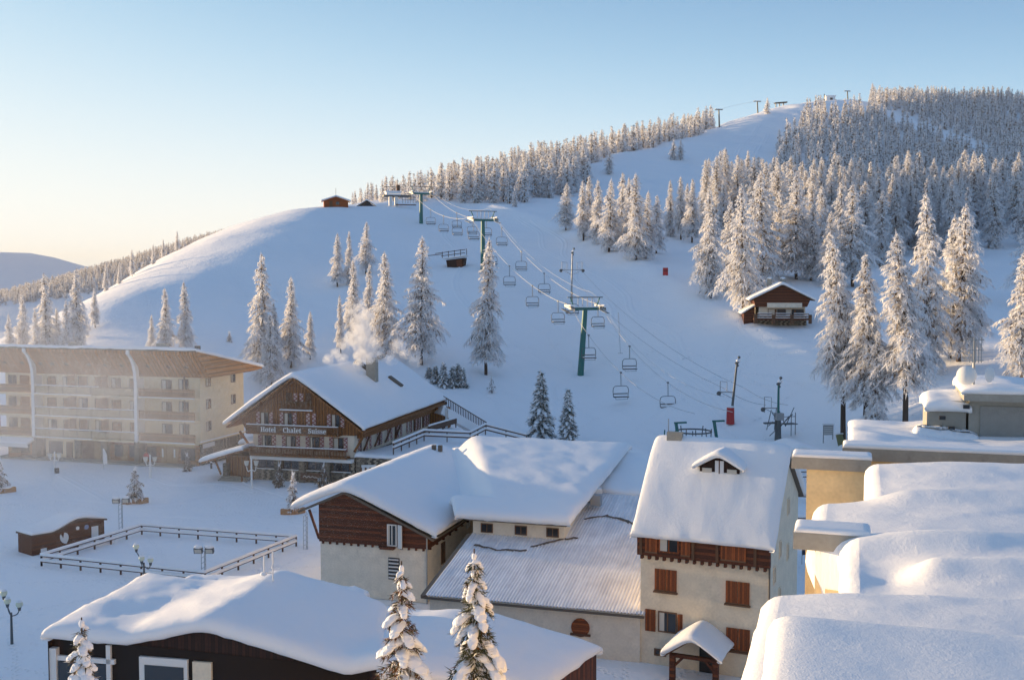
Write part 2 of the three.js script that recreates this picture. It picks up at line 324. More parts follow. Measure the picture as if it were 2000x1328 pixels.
// ski and drag-lift tracks pressed into the slope: low rolled ribbons with a furrow
function skiTrack(pix, w, hgt) {
  const pts = pix.map(a => onGround(...a)).filter(Boolean); if (pts.length < 2) return;
  const c = new THREE.CatmullRomCurve3(pts), n = pts.length * 16, pos = [], uv = [], idx = [];
  for (let i = 0; i <= n; i++) { const p = c.getPoint(i / n), t = c.getTangent(i / n), sx = -t.z / Math.hypot(t.x, t.z), sz = t.x / Math.hypot(t.x, t.z); [[-1, -0.02], [-0.6, 1], [-0.2, 0.1], [0.2, 0.1], [0.6, 1], [1, -0.02]].forEach(([k, y], j) => { const x = p.x + sx * k * w, z = p.z + sz * k * w; pos.push(x, ground(x, z) + y * hgt * (0.6 + 0.6 * Math.abs(N3(x * 0.3, z * 0.3, 3))), z); uv.push(x, z); if (i < n && j < 5) { const q = i * 6 + j; idx.push(q, q + 1, q + 6, q + 1, q + 7, q + 6); } }); }
  const g = new THREE.BufferGeometry(); g.setAttribute('position', new THREE.Float32BufferAttribute(pos, 3)); g.setAttribute('uv', new THREE.Float32BufferAttribute(uv, 2)); g.setIndex(idx); g.computeVertexNormals(); part(terrainMesh, 'ski_track', g, M.snow);
}
[[[1482, 246], [1462, 275], [1440, 300], [1428, 330], [1402, 356]], [[1500, 262], [1480, 290], [1466, 320]], [[1400, 285], [1392, 315], [1372, 345]]].forEach(a => skiTrack(a, 1.5, 0.3));
[[[1010, 425], [1052, 452], [1062, 486], [1120, 520], [1128, 556], [1190, 592], [1210, 640], [1270, 690]], [[1040, 428], [1100, 470], [1105, 502], [1165, 535], [1222, 575], [1236, 612], [1310, 650], [1340, 700]], [[1085, 600], [1180, 640], [1260, 700], [1380, 760], [1480, 820]], [[880, 430], [868, 462], [905, 500], [890, 560], [930, 620]], [[1430, 830], [1330, 735], [1210, 650], [1120, 590]]].forEach(a => skiTrack(a, 0.75, 0.16));
[[[120, 930], [180, 962], [240, 986], [330, 985], [420, 965], [480, 958]], [[250, 1014], [330, 1008], [420, 1012], [520, 1000]], [[20, 985], [110, 975], [200, 980], [250, 985]], [[300, 935], [350, 948], [430, 945], [500, 962]], [[620, 1000], [560, 970], [500, 950], [420, 918]]].forEach(a => skiTrack(a, 0.5, 0.11));
// ---------------------------------------------------------------- trees
M.bark = std({ color: lin(0.075, 0.052, 0.04), roughness: 0.95 });
M.rime = new THREE.MeshPhysicalMaterial({ vertexColors: true, roughness: 1, side: THREE.DoubleSide, transmission: 0.38, thickness: 0, specularIntensity: 0.2 });
class Faces {                                     // small free faces with a colour each
  constructor() { this.p = []; this.c = []; }
  tri(a, b, c, col) { this.p.push(a.x, a.y, a.z, b.x, b.y, b.z, c.x, c.y, c.z); for (let i = 0; i < 3; i++) this.c.push(col[0], col[1], col[2]); }
  blade(a, b, w, col, side) { const s = side.clone().multiplyScalar(w / 2), p = a.clone().add(s), q = a.clone().sub(s); this.tri(p, q, b, col); }
  strip(a, b, w0, w1, col, side) { const s0 = side.clone().multiplyScalar(w0 / 2), s1 = side.clone().multiplyScalar(w1 / 2), p = a.clone().add(s0), q = a.clone().sub(s0), r = b.clone().add(s1), s = b.clone().sub(s1); this.tri(p, q, r, col); this.tri(q, s, r, col); }
  geo() { const g = new THREE.BufferGeometry(); g.setAttribute('position', new THREE.Float32BufferAttribute(this.p, 3)); g.setAttribute('color', new THREE.Float32BufferAttribute(this.c, 3)); g.computeVertexNormals(); return g; }
}
const rimeWhite = () => { const q = R(0.78, 0.92); return [q, q * R(0.985, 1), q * R(0.98, 1.01)]; };
const twigBrown = () => { const q = R(0.14, 0.3); return [q * 1.1, q * 0.86, q * 0.66]; };
const rimeMix = (w) => rnd() < w ? rimeWhite() : twigBrown();
// hoar-frosted larch of height 1 unit = 1 m * h
function larch(h, o) {
  const { branches, twigs, spread, bare, droop, white, lean = 0, twigW = 0.12, twigL = 1 } = o, F = new Faces();
  const spine = t => V(lean * h * 0.12 * t * t + 0.006 * h * Math.sin(t * 7 + branches), t * h, lean * h * 0.03 * Math.sin(t * 4));
  const trunk = []; const ns = 9;
  for (let k = 0; k < ns; k++) { const a = spine(k / ns), b = spine((k + 1) / ns), r = t => h * 0.013 * Math.pow(1 - t, 0.85) + 0.015; trunk.push(bar(a, b, r(k / ns), r((k + 1) / ns), 6)); }
  const g0 = R(0, 6.28), g1 = R(0, 6.28);
  for (let b = 0; b < branches; b++) {
    const u = Math.pow((b + rnd()) / branches, 1.25) * 0.985, t = bare + (1 - bare) * u;
    const prof = Math.min(1, 0.5 + u * 2.6) * Math.pow(1 - u, 0.8) * 1.06 + 0.02;
    const az = b * 2.399 + R(-0.6, 0.6), irregular = 0.82 + 0.36 * Math.sin(az * 2 + g0 + u * 6) * Math.sin(u * 13 + g1) + 0.12 * Math.sin(u * 29 + g0);
    const L = h * spread * prof * R(0.42, 1.2) * irregular + 0.1;
    const dir = V(Math.cos(az), 0, Math.sin(az)), base = spine(t), rise = lerp(0.06, 0.6, u), side = V(-Math.sin(az), 0, Math.cos(az)), curl = R(-0.18, 0.18);
    const P = s => base.clone().addScaledVector(dir, L * s).add(V(0, L * (rise * s - droop * s * s * (1 - u * 0.5)), 0)).addScaledVector(side, L * curl * s * s);
    for (let k = 0; k < 3; k++) F.strip(P(k / 3), P((k + 1) / 3), 0.11 * (1 - k / 3) + 0.05, 0.11 * (1 - (k + 1) / 3) + 0.04, rimeMix(white * (0.45 + 0.2 * k)), k % 2 ? side : V(0, 1, 0));
    const nt = Math.max(4, Math.round(twigs * Math.pow(L / (h * spread), 1.1)));
    for (let k = 0; k < nt; k++) {
      const s = 0.12 + 0.88 * Math.pow(rnd(), 0.7), lat = R(-1, 1) * L * 0.24 * (0.35 + s * 0.65) , a = P(s).addScaledVector(side, lat).add(V(0, -Math.abs(lat) * 0.35, 0));
      const len = twigL * R(0.5, 1.15) * (0.4 + 0.6 * prof);
      const out = side.clone().multiplyScalar(Math.sign(lat) * R(0, 0.7)).addScaledVector(dir, R(-0.1, 0.7)).add(V(0, R(-1.2, -0.1), 0)).normalize();
      const w = twigW * R(0.7, 1.5), sd = V(R(-1, 1), R(-0.3, 0.3), R(-1, 1)).normalize();
      F.blade(a, a.clone().addScaledVector(out, len), w, rimeMix(Math.min(1, white * (0.52 + 0.6 * s))), sd);
    }
  }
  for (let k = 0; k < 6; k++) { const a = spine(0.93 + k * 0.012); F.blade(a, a.clone().add(V(R(-0.25, 0.25), R(0.3, 0.8), R(-0.25, 0.25))), 0.12, rimeWhite(), V(1, 0, 0)); }
  return { trunk: merge(trunk), crown: F.geo() };
}
function treeProto(name, category, h, o) {
  const { trunk, crown } = larch(h, o), g = new THREE.Group(); g.name = name; g.userData = { category };
  part(g, 'trunk', trunk, M.bark); part(g, 'crown', crown, M.rime); g.height = h; return g;
}
const nearLarch = [0, 1, 2, 3].map(k => treeProto('frosted_larch', 'larch tree', 20, { branches: 260, twigs: 64, spread: [0.19, 0.165, 0.215, 0.175][k], bare: [0.1, 0.16, 0.14, 0.05][k], droop: [0.75, 0.9, 0.65, 0.85][k], white: 0.99, twigW: 0.2, twigL: 1.0 }));
const bigLarch = [0, 1, 2].map(k => treeProto('frosted_larch', 'larch tree', 24, { branches: 300, twigs: 84, spread: [0.15, 0.14, 0.155][k], bare: [0.26, 0.24, 0.3][k], droop: [0.8, 0.95, 0.85][k], white: 0.97, lean: [-0.75, -0.15, -0.5][k], twigW: 0.17, twigL: 1.0 }));
const midLarch = [0, 1, 2, 3].map(k => treeProto('frosted_larch', 'larch tree', 16, { branches: 110, twigs: 32, spread: [0.19, 0.165, 0.21, 0.175][k], bare: [0.08, 0.04, 0.1, 0.06][k], droop: 0.7, white: 0.99, twigW: 0.4, twigL: 1.25 }));
const farLarch = [0, 1, 2].map(k => treeProto('frosted_larch', 'larch tree', 15, { branches: 60, twigs: 16, spread: [0.19, 0.17, 0.21][k], bare: 0.04, droop: 0.6, white: 0.97, twigW: 0.65, twigL: 1.5 }));

const planted = [];
const TREE_BASE = (px, py) => onGround(px, py);
function plant(protos, px, basePy, topPy, label, group, k, widen = 1) {
  const p = TREE_BASE(px, basePy); if (!p) return null;
  const [, , f] = view(p), h = (basePy - topPy) * f / FOCAL, pr = protos[k ?? Math.floor(rnd() * protos.length)], s = h / pr.height;
  p.y -= 0.15; planted.push([p.x, p.z, 2]);
  return place(pr, p, k === undefined ? R(0, 6.28) : 0, [s * widen, s, s * widen], label, group);
}
// singled out trees: px, foot, top, label, group
const ORD = ['first', 'second', 'third', 'fourth', 'fifth', 'sixth', 'seventh', 'eighth', 'ninth', 'tenth', 'eleventh', 'twelfth'];
function plantRow(list, text, group, widen) { const order = [...list].sort((a, b) => a[0] - b[0]); list.forEach(a => plant(nearLarch, a[0], a[1], a[2], `${text}, ${ORD[order.indexOf(a)]} from its left end`, group, undefined, widen)); }
const behindFlats = 'trees behind the flats on the valley side of the ski hill';
plantRow([[46, 695, 572], [92, 702, 530], [112, 694, 598], [150, 690, 524], [128, 712, 582], [70, 712, 600], [20, 705, 610], [185, 640, 560], [165, 660, 590]], 'golden frosted larch in the clump beyond the long roof', behindFlats, 1);
function flankTree(px, topPy, d, h, label) {       // on the hidden far flank: only its upper part shows over the crest
  const top = at(px, topPy, d); planted.push([top.x, top.z, 2]); const g = ground(top.x, top.z), hh = Math.min(h, Math.max(6, top.y - g)); const pr = nearLarch[Math.floor(rnd() * 4)];
  const y = g - 0.15, s = Math.max(top.y - y, 5) / pr.height; place(pr, V(top.x, y, top.z), R(0, 6.28), [s * 0.9, s, s * 0.9], label);
}
flankTree(205, 512, 232, 18, 'slim larch showing over the sunlit crest, beside a bare dark stub');
flankTree(256, 487, 246, 18, 'tall dark tipped larch rising above the sunlit crest');
flankTree(345, 462, 272, 18, 'highest larch on the skyline above the left snow crest');
flankTree(298, 500, 262, 14, 'smaller larch between two taller ones over the crest');
flankTree(232, 520, 240, 14, 'thin larch squeezed behind the tall dark tipped one');
flankTree(318, 505, 280, 12, 'low larch tucked against the highest skyline larch');
plant(nearLarch, 325, 690, 560, 'left one of two golden larches growing behind the apartment roof', undefined, 0);
plant(nearLarch, 364, 692, 548, 'slimmer right one of two golden larches behind the apartment roof', undefined, 1);
plant(nearLarch, 296, 688, 612, 'short larch leaning beside the two golden larches behind the flats', undefined, 3);
plant(nearLarch, 511, 738, 492, 'tallest frosted larch between the flats and the hotel', undefined, 3);
plant(nearLarch, 541, 742, 588, 'thin larch standing just in front of the tallest hotel larch', undefined, 1, 0.8);
plant(nearLarch, 567, 718, 538, 'broad frosted larch left of the hotel ridge, second tallest there', undefined, 0);
plant(nearLarch, 605, 702, 606, 'slim short larch at the right end of the hotel clump', undefined, 1);
plant(nearLarch, 530, 764, 610, 'small bushy larch at the foot of the hotel clump', undefined, 2);
plant(nearLarch, 658, 560, 454, 'frosted larch highest up the piste, leftmost of its trio', undefined, 1, 1.1);
plant(nearLarch, 682, 556, 449, 'slender middle larch of the trio on the open slope', undefined, 3, 0.8);
plant(nearLarch, 714, 535, 432, 'wide topped larch at the right of the trio on the slope', undefined, 2, 1.1);
plant(nearLarch, 690, 668, 504, 'larch straight above the hotel steam', undefined, 0, 0.95);
plant(nearLarch, 665, 690, 574, 'thin ragged larch at the left edge of the steam', undefined, 1, 0.7);
plant(nearLarch, 718, 655, 512, 'larch standing close behind the steam tree', undefined, 3, 0.8);
plant(nearLarch, 752, 694, 490, 'tall larch just right of the hotel steam', undefined, 0, 1.15);
plant(nearLarch, 822, 712, 461, 'largest larch above the hotel roof end', undefined, 2, 1.0);
plant(nearLarch, 948, 732, 465, 'lone straggly larch with a bare leaning foot below the chairlift', undefined, 1, 1.0);
// clumps on the right of the piste
const pisteEdge = 'larches along the right edge of the piste';
plant(nearLarch, 1105, 450, 356, 'first round larch at the upper end of the row beside the piste', undefined, 2, 1.3);
plantRow([[1140, 470, 352], [1150, 462, 342], [1190, 492, 348], [1215, 480, 336], [1243, 508, 338], [1262, 505, 372], [1282, 495, 380], [1170, 476, 350], [1230, 492, 345]], 'sunlit larch in the upper clump beside the piste', pisteEdge, 1.15);
plantRow([[1310, 462, 350], [1330, 468, 344], [1352, 474, 348], [1342, 462, 356]], 'bright larch of the four above the red crash pad', 'four bright larches above the red crash pad', 1.05);
plant(nearLarch, 1388, 582, 366, 'tall larch leaning over the piste, first below the red crash pad', undefined, 0, 1.1);
plant(nearLarch, 1452, 614, 360, 'heavily frosted larch leaning beside the timber chalet', undefined, 2, 0.9);
plant(nearLarch, 1420, 566, 388, 'larch behind the two leaning ones next to the chalet', undefined, 3, 1.1);
plantRow([[1490, 560, 336], [1555, 545, 338], [1520, 540, 372], [1470, 545, 388], [1600, 530, 360], [1640, 520, 352], [1585, 548, 395], [1690, 505, 352], [1665, 560, 358], [1720, 520, 370], [1750, 500, 345], [1620, 560, 410]], 'frosted larch in the thick row behind the timber chalet', 'larches behind the timber chalet', 1.25);
plant(bigLarch, 1650, 862, 448, 'great leaning larch nearest the chalet, with a bare trunk to the snow', undefined, 0, 1.0);
plant(bigLarch, 1692, 862, 492, 'great middle larch with a straight bare double trunk', undefined, 1, 1.1);
plant(bigLarch, 1772, 860, 452, 'great larch rising beside the roof dish, rightmost of three', undefined, 2, 1.1);
plant(nearLarch, 1708, 868, 640, 'young larch hidden between the great larches', undefined, 3, 0.9);
plant(nearLarch, 1812, 735, 372, 'tall blue shaded larch behind the great ones', undefined, 0, 0.95);
plant(nearLarch, 1872, 706, 398, 'big shaded larch with spreading foot in the clearing', undefined, 2, 1.1);
plant(nearLarch, 1892, 690, 440, 'shaded larch overlapping the one with spreading foot', undefined, 0, 1.0);
plant(nearLarch, 1855, 700, 420, 'narrow larch behind the pair in the clearing', undefined, 1, 1.0);
plant(nearLarch, 1998, 745, 490, 'larch cut by the picture edge above the concrete roof box', undefined, 0, 1.2);
plant(nearLarch, 2010, 600, 400, 'upper larch at the edge of the picture on the right', undefined, 2, 1.1);
// sunlit band of wood along the bench on the right
const freeSpot = (x, z, r) => planted.every(q => Math.hypot(q[0] - x, q[1] - z) > r);
let tries = 0;
for (let k = 0; k < 135 && tries < 9000; tries++) {
  const px = R(1370, 2060), d = R(222, 335), x = (px - 1000) / FOCAL * d, z = -d, y = ground(x, z), [, py] = view(V(x, y, z));
  if (py > (px < 1560 ? lerp(470, 505, (px - 1370) / 190) : 505) || py < 408 || (px > 1905 && py > 490) || !freeSpot(x, z, 3.5)) continue;
  const pr = nearLarch[Math.floor(rnd() * 4)], h = R(15, 20.5), s = h / 20; planted.push([x, z]); k++;
  place(pr, V(x, y - 0.2, z), R(0, 6.28), [s * R(0.9, 1.4), s, s * R(0.9, 1.4)], `frosted larch, ${d < 255 ? 'front' : d < 290 ? 'middle' : 'back'} rows of bench wood, ${px < 1480 ? 'above the larches leaning over the piste' : px < 1600 ? 'straight behind the timber chalet' : px < 1720 ? 'behind the great leaning larch' : px < 1850 ? 'behind the great larch by the dish' : px < 1960 ? 'behind the clearing pair' : 'by the picture edge'}`, 'dense sunlit wood on the bench');
}
plant(midLarch, 1316, 312, 270, 'left of two round frosted larches alone on the far piste', undefined, 0, 1.5); plant(midLarch, 1330, 312, 272, 'right of two round frosted larches alone on the far piste', undefined, 2, 1.4);
plant(midLarch, 1190, 340, 294, 'round frosted larch alone below the skyline wood', undefined, 2, 1.6); plant(midLarch, 1499, 222, 190, 'frosted tree beside the dark summit lift station', undefined, 0, 1.5); plant(midLarch, 1006, 404, 362, 'lone larch in front of the skyline wood above the middle tower', undefined, 1, 1.2);
// forests farther up: the larger ones as trees of their own, the rest as a mass
const crestD = px => px < 1126 ? 480 : px < 1207 ? lerp(500, 550, (px - 1126) / 81) : px < 1334 ? lerp(550, 620, (px - 1207) / 127) : lerp(620, 690, (px - 1334) / 55);
function zone(px, py, d) {
  const wob = 14 * N3(px / 23, d / 40, 2.2);
  if (d > 350 && px > 470 && px < 1392) {
    if (px < 1126 ? py < (px < 1030 ? 399 : 386) + wob * 0.4 : d > crestD(px) - 6 && d < crestD(px) + 75) return 1;
    if (px > 1030 && px < 1126 + 25 && py < 392 - (px - 1030) * 0.25 && d > 380) return 1;
  }
  if (d > 400 && px > 1522 && px < 2110) {
    const top = px < 1580 ? lerp(300, 232, (px - 1522) / 58) : px < 1700 ? 226 : 0;
    const clear = px > 1720 && px < 1935 && Math.abs(py - wob * 0.4 - lerp(222, 302, (px - 1720) / 215)) < lerp(15, 19, (px - 1720) / 215);
    if (py > top + wob && py < lerp(348, 372, clamp((px - 1525) / 200, 0, 1)) + wob && !clear) return 2;
  }
  return 0;
}
const far = [];
for (let k = 0; k < 60000 && far.length < 2100; k++) {
  const d = Math.sqrt(R(345 * 345, 985 * 985)), px = R(440, 2120), x = (px - 1000) / FOCAL * d, z = -d, y = ground(x, z), [qx, qy, f] = view(V(x, y, z));
  const zn = zone(qx, qy, d); if (!zn) continue;
  if (!freeSpot(x, z, zn === 1 ? 4.6 : 5.4)) continue;
  // keep only what could show: a line of sight to the tip
  const tip = V(x, y + 15, z); let ok = true;
  for (let s = 0.3; s < 0.97; s += 0.03) { const q = tip.clone().sub(V(0, EYE, 0)).multiplyScalar(s).add(V(0, EYE, 0)); if (q.y < ground(q.x, q.z)) { ok = false; break; } }
  if (!ok) continue;
  planted.push([x, z]); far.push({ x, y, z, zn, qx, h: zn === 1 ? R(9.5, 15.5) * (qx < 930 ? clamp(lerp(0.22, 1, (qx - 640) / 290), 0.18, 1) : 1) : R(8, 15), f });
}
console.log('far trees', far.length);
far.sort((a, b) => b.h / b.f - a.h / a.f);
const zoneText = { 1: ['frosted larch in the wood along the skyline behind the chairlift', 'skyline wood behind the chairlift'], 2: ['blue shaded larch in the wood on the far summit slope', 'wood on the far summit slope'] };
const ownMax = 296 - scene.children.filter(o => o.name.startsWith('frosted_larch')).length; let own = { 1: 0, 2: 0 }; const rest = [];
for (const t of far) {
  if (own[1] + own[2] < ownMax) { own[t.zn]++; const pr = midLarch[Math.floor(rnd() * 4)], s = t.h / 16; place(pr, V(t.x, t.y - 0.2, t.z), R(0, 6.28), [s * 1.25, s, s * 1.25], ...(t.zn === 1 ? [`frosted skyline larch ${t.qx < 800 ? 'left of the topmost chairlift tower' : t.qx < 930 ? 'between the top two chairlift towers' : t.qx < 1130 ? 'above the middle chairlift tower and its right' : t.qx < 1260 ? 'straight above the upper piste clump' : 'towards the lone skyline lift tower'}`, zoneText[1][1]] : [`blue shaded larch at the ${t.qx < 1620 ? 'piste side edge' : t.qx < 1760 ? 'foot' : 'right end'} of the far summit wood`, zoneText[2][1]])); }
  else rest.push(t);
}
function woodMass(name, label, spots) {
  const g = new THREE.Group(); g.name = name; g.userData = { label, category: 'forest', kind: 'stuff' }; scene.add(g);
  const by = [[], [], []]; spots.forEach((s, i) => by[i % 3].push(s));
  by.forEach((list, k) => {
    for (const [pn, gm, mt] of [['trunks', farLarch[k].children[0].geometry, M.bark], ['crowns', farLarch[k].children[1].geometry, M.rime]]) {
      const im = new THREE.InstancedMesh(gm, mt, list.length), m4 = new THREE.Matrix4(), q = new THREE.Quaternion();
      list.forEach((t, i) => { const s = t.h / 15, w = t.w ?? 1.3; q.setFromAxisAngle(V(0, 1, 0), (i * 2.4 + k) % 6.28); m4.compose(V(t.x, t.y - 0.2, t.z), q, V(s * w, s, s * w)); im.setMatrixAt(i, m4); });
      im.name = pn; im.castShadow = im.receiveShadow = true; im.userData.kind = 'stuff'; g.add(im);
    }
  });
}
woodMass('far_forest', 'mass of small frosted trees covering the far summit and skyline', rest);
{ // wooded ridge towards the valley, and the wood on the off-frame rise
  const a = [], gp = woodedHill.attributes.position;
  for (let k = 0; k < 2600; k++) { const i = Math.floor(rnd() * 90), j = 2 + Math.floor(rnd() * 6), v = i * 15 + j, f = rnd(), q = (f1, c) => lerp(lerp(gp[c](v), gp[c](v + 15), f), lerp(gp[c](v + 1), gp[c](v + 16), f), f1), f1 = rnd(); a.push({ x: q(f1, 'getX'), y: q(f1, 'getY') - 1, z: q(f1, 'getZ'), h: R(9, 16), w: 1.7 }); }
  woodMass('ridge_forest', 'dark wood covering the ridge that falls to the valley', a);
  const b = [];
  for (let k = 0; k < 190; k++) { const d = R(-20, 235), x = R(-214, -186), y = ground(x, -d); b.push({ x, y, z: -d, h: R(1, 4.5), w: 1.3 }); }
  woodMass('hillside_forest', 'low wood on the rise beside the village', b);
}
// ---------------------------------------------------------------- building tools
function spline(pts) {                            // smooth height through a few points [x, y, z]
  const n = pts.length, m = n + 3, A = Array.from({ length: m }, () => new Float64Array(m + 1));
  for (let i = 0; i < n; i++) {
    for (let j = 0; j < n; j++) A[i][j] = tpsK((pts[i].x - pts[j].x) / 10, (pts[i].z - pts[j].z) / 10);
    A[i][i] += 0.002; A[i][n] = A[n][i] = 1; A[i][n + 1] = A[n + 1][i] = pts[i].x / 10; A[i][n + 2] = A[n + 2][i] = pts[i].z / 10; A[i][m] = pts[i].y;
  }
  for (let c = 0; c < m; c++) { let p = c; for (let r = c + 1; r < m; r++) if (Math.abs(A[r][c]) > Math.abs(A[p][c])) p = r; [A[c], A[p]] = [A[p], A[c]]; for (let r = c + 1; r < m; r++) { const k = A[r][c] / A[c][c]; if (k) for (let q = c; q <= m; q++) A[r][q] -= k * A[c][q]; } }
  const w = new Float64Array(m); for (let r = m - 1; r >= 0; r--) { let s = A[r][m]; for (let q = r + 1; q < m; q++) s -= A[r][q] * w[q]; w[r] = s / A[r][r]; }
  return (x, z) => { let h = w[n] + w[n + 1] * x / 10 + w[n + 2] * z / 10; for (let i = 0; i < n; i++) h += w[i] * tpsK((x - pts[i].x) / 10, (z - pts[i].z) / 10); return h; };
}
// a blanket of snow on the roof height hFn over the quad a b c d (x, z), rolled at its edges
function blanket(parent, name, [a, b, c, d], hFn, th, { step = 0.4, mat = M.snow, rough = 0.1, roll = 1, wave = 1, sag = 0 } = {}) {
  const lenU = (Math.hypot(b[0] - a[0], b[1] - a[1]) + Math.hypot(c[0] - d[0], c[1] - d[1])) / 2, lenV = (Math.hypot(d[0] - a[0], d[1] - a[1]) + Math.hypot(c[0] - b[0], c[1] - b[1])) / 2;
  const prof = [[0.16, -0.1], [0.03, -0.08], [-0.10, 0.08], [-0.17, 0.32], [-0.14, 0.56], [-0.02, 0.78], [0.16, 0.91], [0.4, 0.97], [0.75, 1]].map(([e, f]) => [e * roll * Math.min(1.2, th / 0.5), f]);
  const axis = len => { const e = prof[prof.length - 1][0], n = Math.max(2, Math.round((len - 2 * e) / step)), l = prof.map(p => [p[0] / len, p[1]]); const mids = []; for (let i = 1; i < n; i++) mids.push([(e + (len - 2 * e) * i / n) / len, 1]); return [...l, ...mids, ...l.map(p => [1 - p[0], p[1]]).reverse()]; };
  const U = axis(lenU), Vv = axis(lenV), pos = [], uv = [], idx = [], nu = U.length;
  Vv.forEach(([v, fv], j) => U.forEach(([u, fu], i) => {
    const uu = clamp(u, 0, 1), vc = clamp(v, 0, 1);
    let x = (1 - u) * (1 - v) * a[0] + u * (1 - v) * b[0] + u * v * c[0] + (1 - u) * v * d[0], z = (1 - u) * (1 - v) * a[1] + u * (1 - v) * b[1] + u * v * c[1] + (1 - u) * v * d[1];
    const xin = (1 - uu) * (1 - vc) * a[0] + uu * (1 - vc) * b[0] + uu * vc * c[0] + (1 - uu) * vc * d[0], zin = (1 - uu) * (1 - vc) * a[1] + uu * (1 - vc) * b[1] + uu * vc * c[1] + (1 - uu) * vc * d[1];
    const f = Math.max(-0.12, 1 - Math.hypot(1 - fu, 1 - fv)), edge = Math.min(fu, fv) < 0.9 ? 1 : 0;
    if (edge) { const q = 0.12 * th * wave * fbm(x * 1.0, z * 1.0 + lenU, 0.9); x += q; z += q; }
    const lump = rough * (0.75 * fbm(x + 31, z, 0.28) + 0.28 * fbm(x, z + 17, 1.1)) * th * wave;
    const y = hFn(xin, zin) + th * f + lump * clamp(f * 1.3, 0.1, 1) - (f < 0 ? 0.1 * th * Math.max(0, fbm(x * 2.3, z * 2.3, 1)) : 0) - sag * sstep(f, 0.9, 0);
    pos.push(x, y, z); uv.push(x, z);
    if (i < nu - 1 && j < Vv.length - 1) { const k = j * nu + i; idx.push(k, k + 1, k + nu, k + 1, k + nu + 1, k + nu); }
  }));
  const g = new THREE.BufferGeometry(); g.setAttribute('position', new THREE.Float32BufferAttribute(pos, 3)); g.setAttribute('uv', new THREE.Float32BufferAttribute(uv, 2));
  const flip = ((b[0] - a[0]) * (d[1] - a[1]) - (b[1] - a[1]) * (d[0] - a[0])) > 0; if (flip) for (let k = 0; k < idx.length; k += 3) [idx[k], idx[k + 1]] = [idx[k + 1], idx[k]];
  g.setIndex(idx); g.computeVertexNormals();
  return part(parent, name, g, mat);
}
// small ridge of snow lying on a rail or sill, as geometry from a to b
function capGeo(a, b, w, h) { const g = bar(a, b, w / 2, w / 2, 7); const n = g.attributes.position, c = a.clone().add(b).multiplyScalar(0.5); const k = h / w; const slope = (b.y - a.y) / Math.max(0.01, Math.hypot(b.x - a.x, b.z - a.z)); for (let i = 0; i < n.count; i++) { const base = a.y + slope * Math.hypot(n.getX(i) - a.x, n.getZ(i) - a.z) * (Math.sign((n.getX(i) - a.x) * (b.x - a.x) + (n.getZ(i) - a.z) * (b.z - a.z)) || 1); n.setY(i, base + (n.getY(i) - base) * k); } g.computeVertexNormals(); return g; }
const frameCache = {};
function frameGeo(w, h, t = 0.07, depth = 0.1) {
  const key = [w, h, t, depth].map(q => q.toFixed(2)).join(); if (frameCache[key]) return frameCache[key];
  const s = new THREE.Shape([[-w / 2, -h / 2], [w / 2, -h / 2], [w / 2, h / 2], [-w / 2, h / 2]].map(p => new THREE.Vector2(...p)));
  const hole = new THREE.Path([[-w / 2 + t, -h / 2 + t], [-w / 2 + t, h / 2 - t], [w / 2 - t, h / 2 - t], [w / 2 - t, -h / 2 + t]].map(p => new THREE.Vector2(...p))); s.holes.push(hole);
  const g = new THREE.ExtrudeGeometry(s, { depth, bevelEnabled: false }); g.translate(0, 0, -depth / 2);
  return frameCache[key] = merge([g, boxG(t * 0.8, h - 2 * t, depth * 0.7)]);
}
// window centred at (x, y) on a wall face at z, turned by rotY
function win(parent, [x, y, z], w, h, { frame = M.frame, pane = M.glass, rotY = 0, sill, curtain = 0, shut, t = 0.07, name = 'window' } = {}) {
  const m = part(parent, name, frameGeo(w, h, t), frame); m.position.set(x, y, z); m.rotation.y = rotY;
  const p = box(m, 'pane', shut || pane, [0, 0, -0.02], [w - 2 * t + 0.01, h - 2 * t + 0.01, 0.03]);
  if (curtain) { box(m, 'curtain', M.curtain, [-(w - 2 * t) * (0.5 - curtain / 2) , 0, 0.005], [(w - 2 * t) * curtain, h - 2 * t, 0.02]); }
  if (sill) box(m, 'sill', sill, [0, -h / 2 - 0.05, 0.06], [w + 0.2, 0.09, 0.22]);
  return m;
}
function frameOf(name, label, category, X1, d1, X2, d2) {      // group at the left front corner, x along the front, z towards the viewer
  const g = thing(name, label, category, [X1, 0, -d1], Math.atan2(d2 - d1, X2 - X1)); g.w = Math.hypot(X2 - X1, d2 - d1); return g;
}
function slats(parent, name, mat, x0, x1, y0, y1, z, gap, w = 0.05, axis = 'x') {   // fine railing pickets, too small to pick apart
  const n = Math.round(Math.abs(x1 - x0) / gap), list = [];
  for (let i = 0; i <= n; i++) { const q = lerp(x0, x1, i / n); list.push(axis === 'x' ? gbox([q, (y0 + y1) / 2, z], [w, y1 - y0, 0.03]) : gbox([z, (y0 + y1) / 2, q], [0.03, y1 - y0, w])); }
  return part(parent, name, merge(list), mat, 'stuff');
}
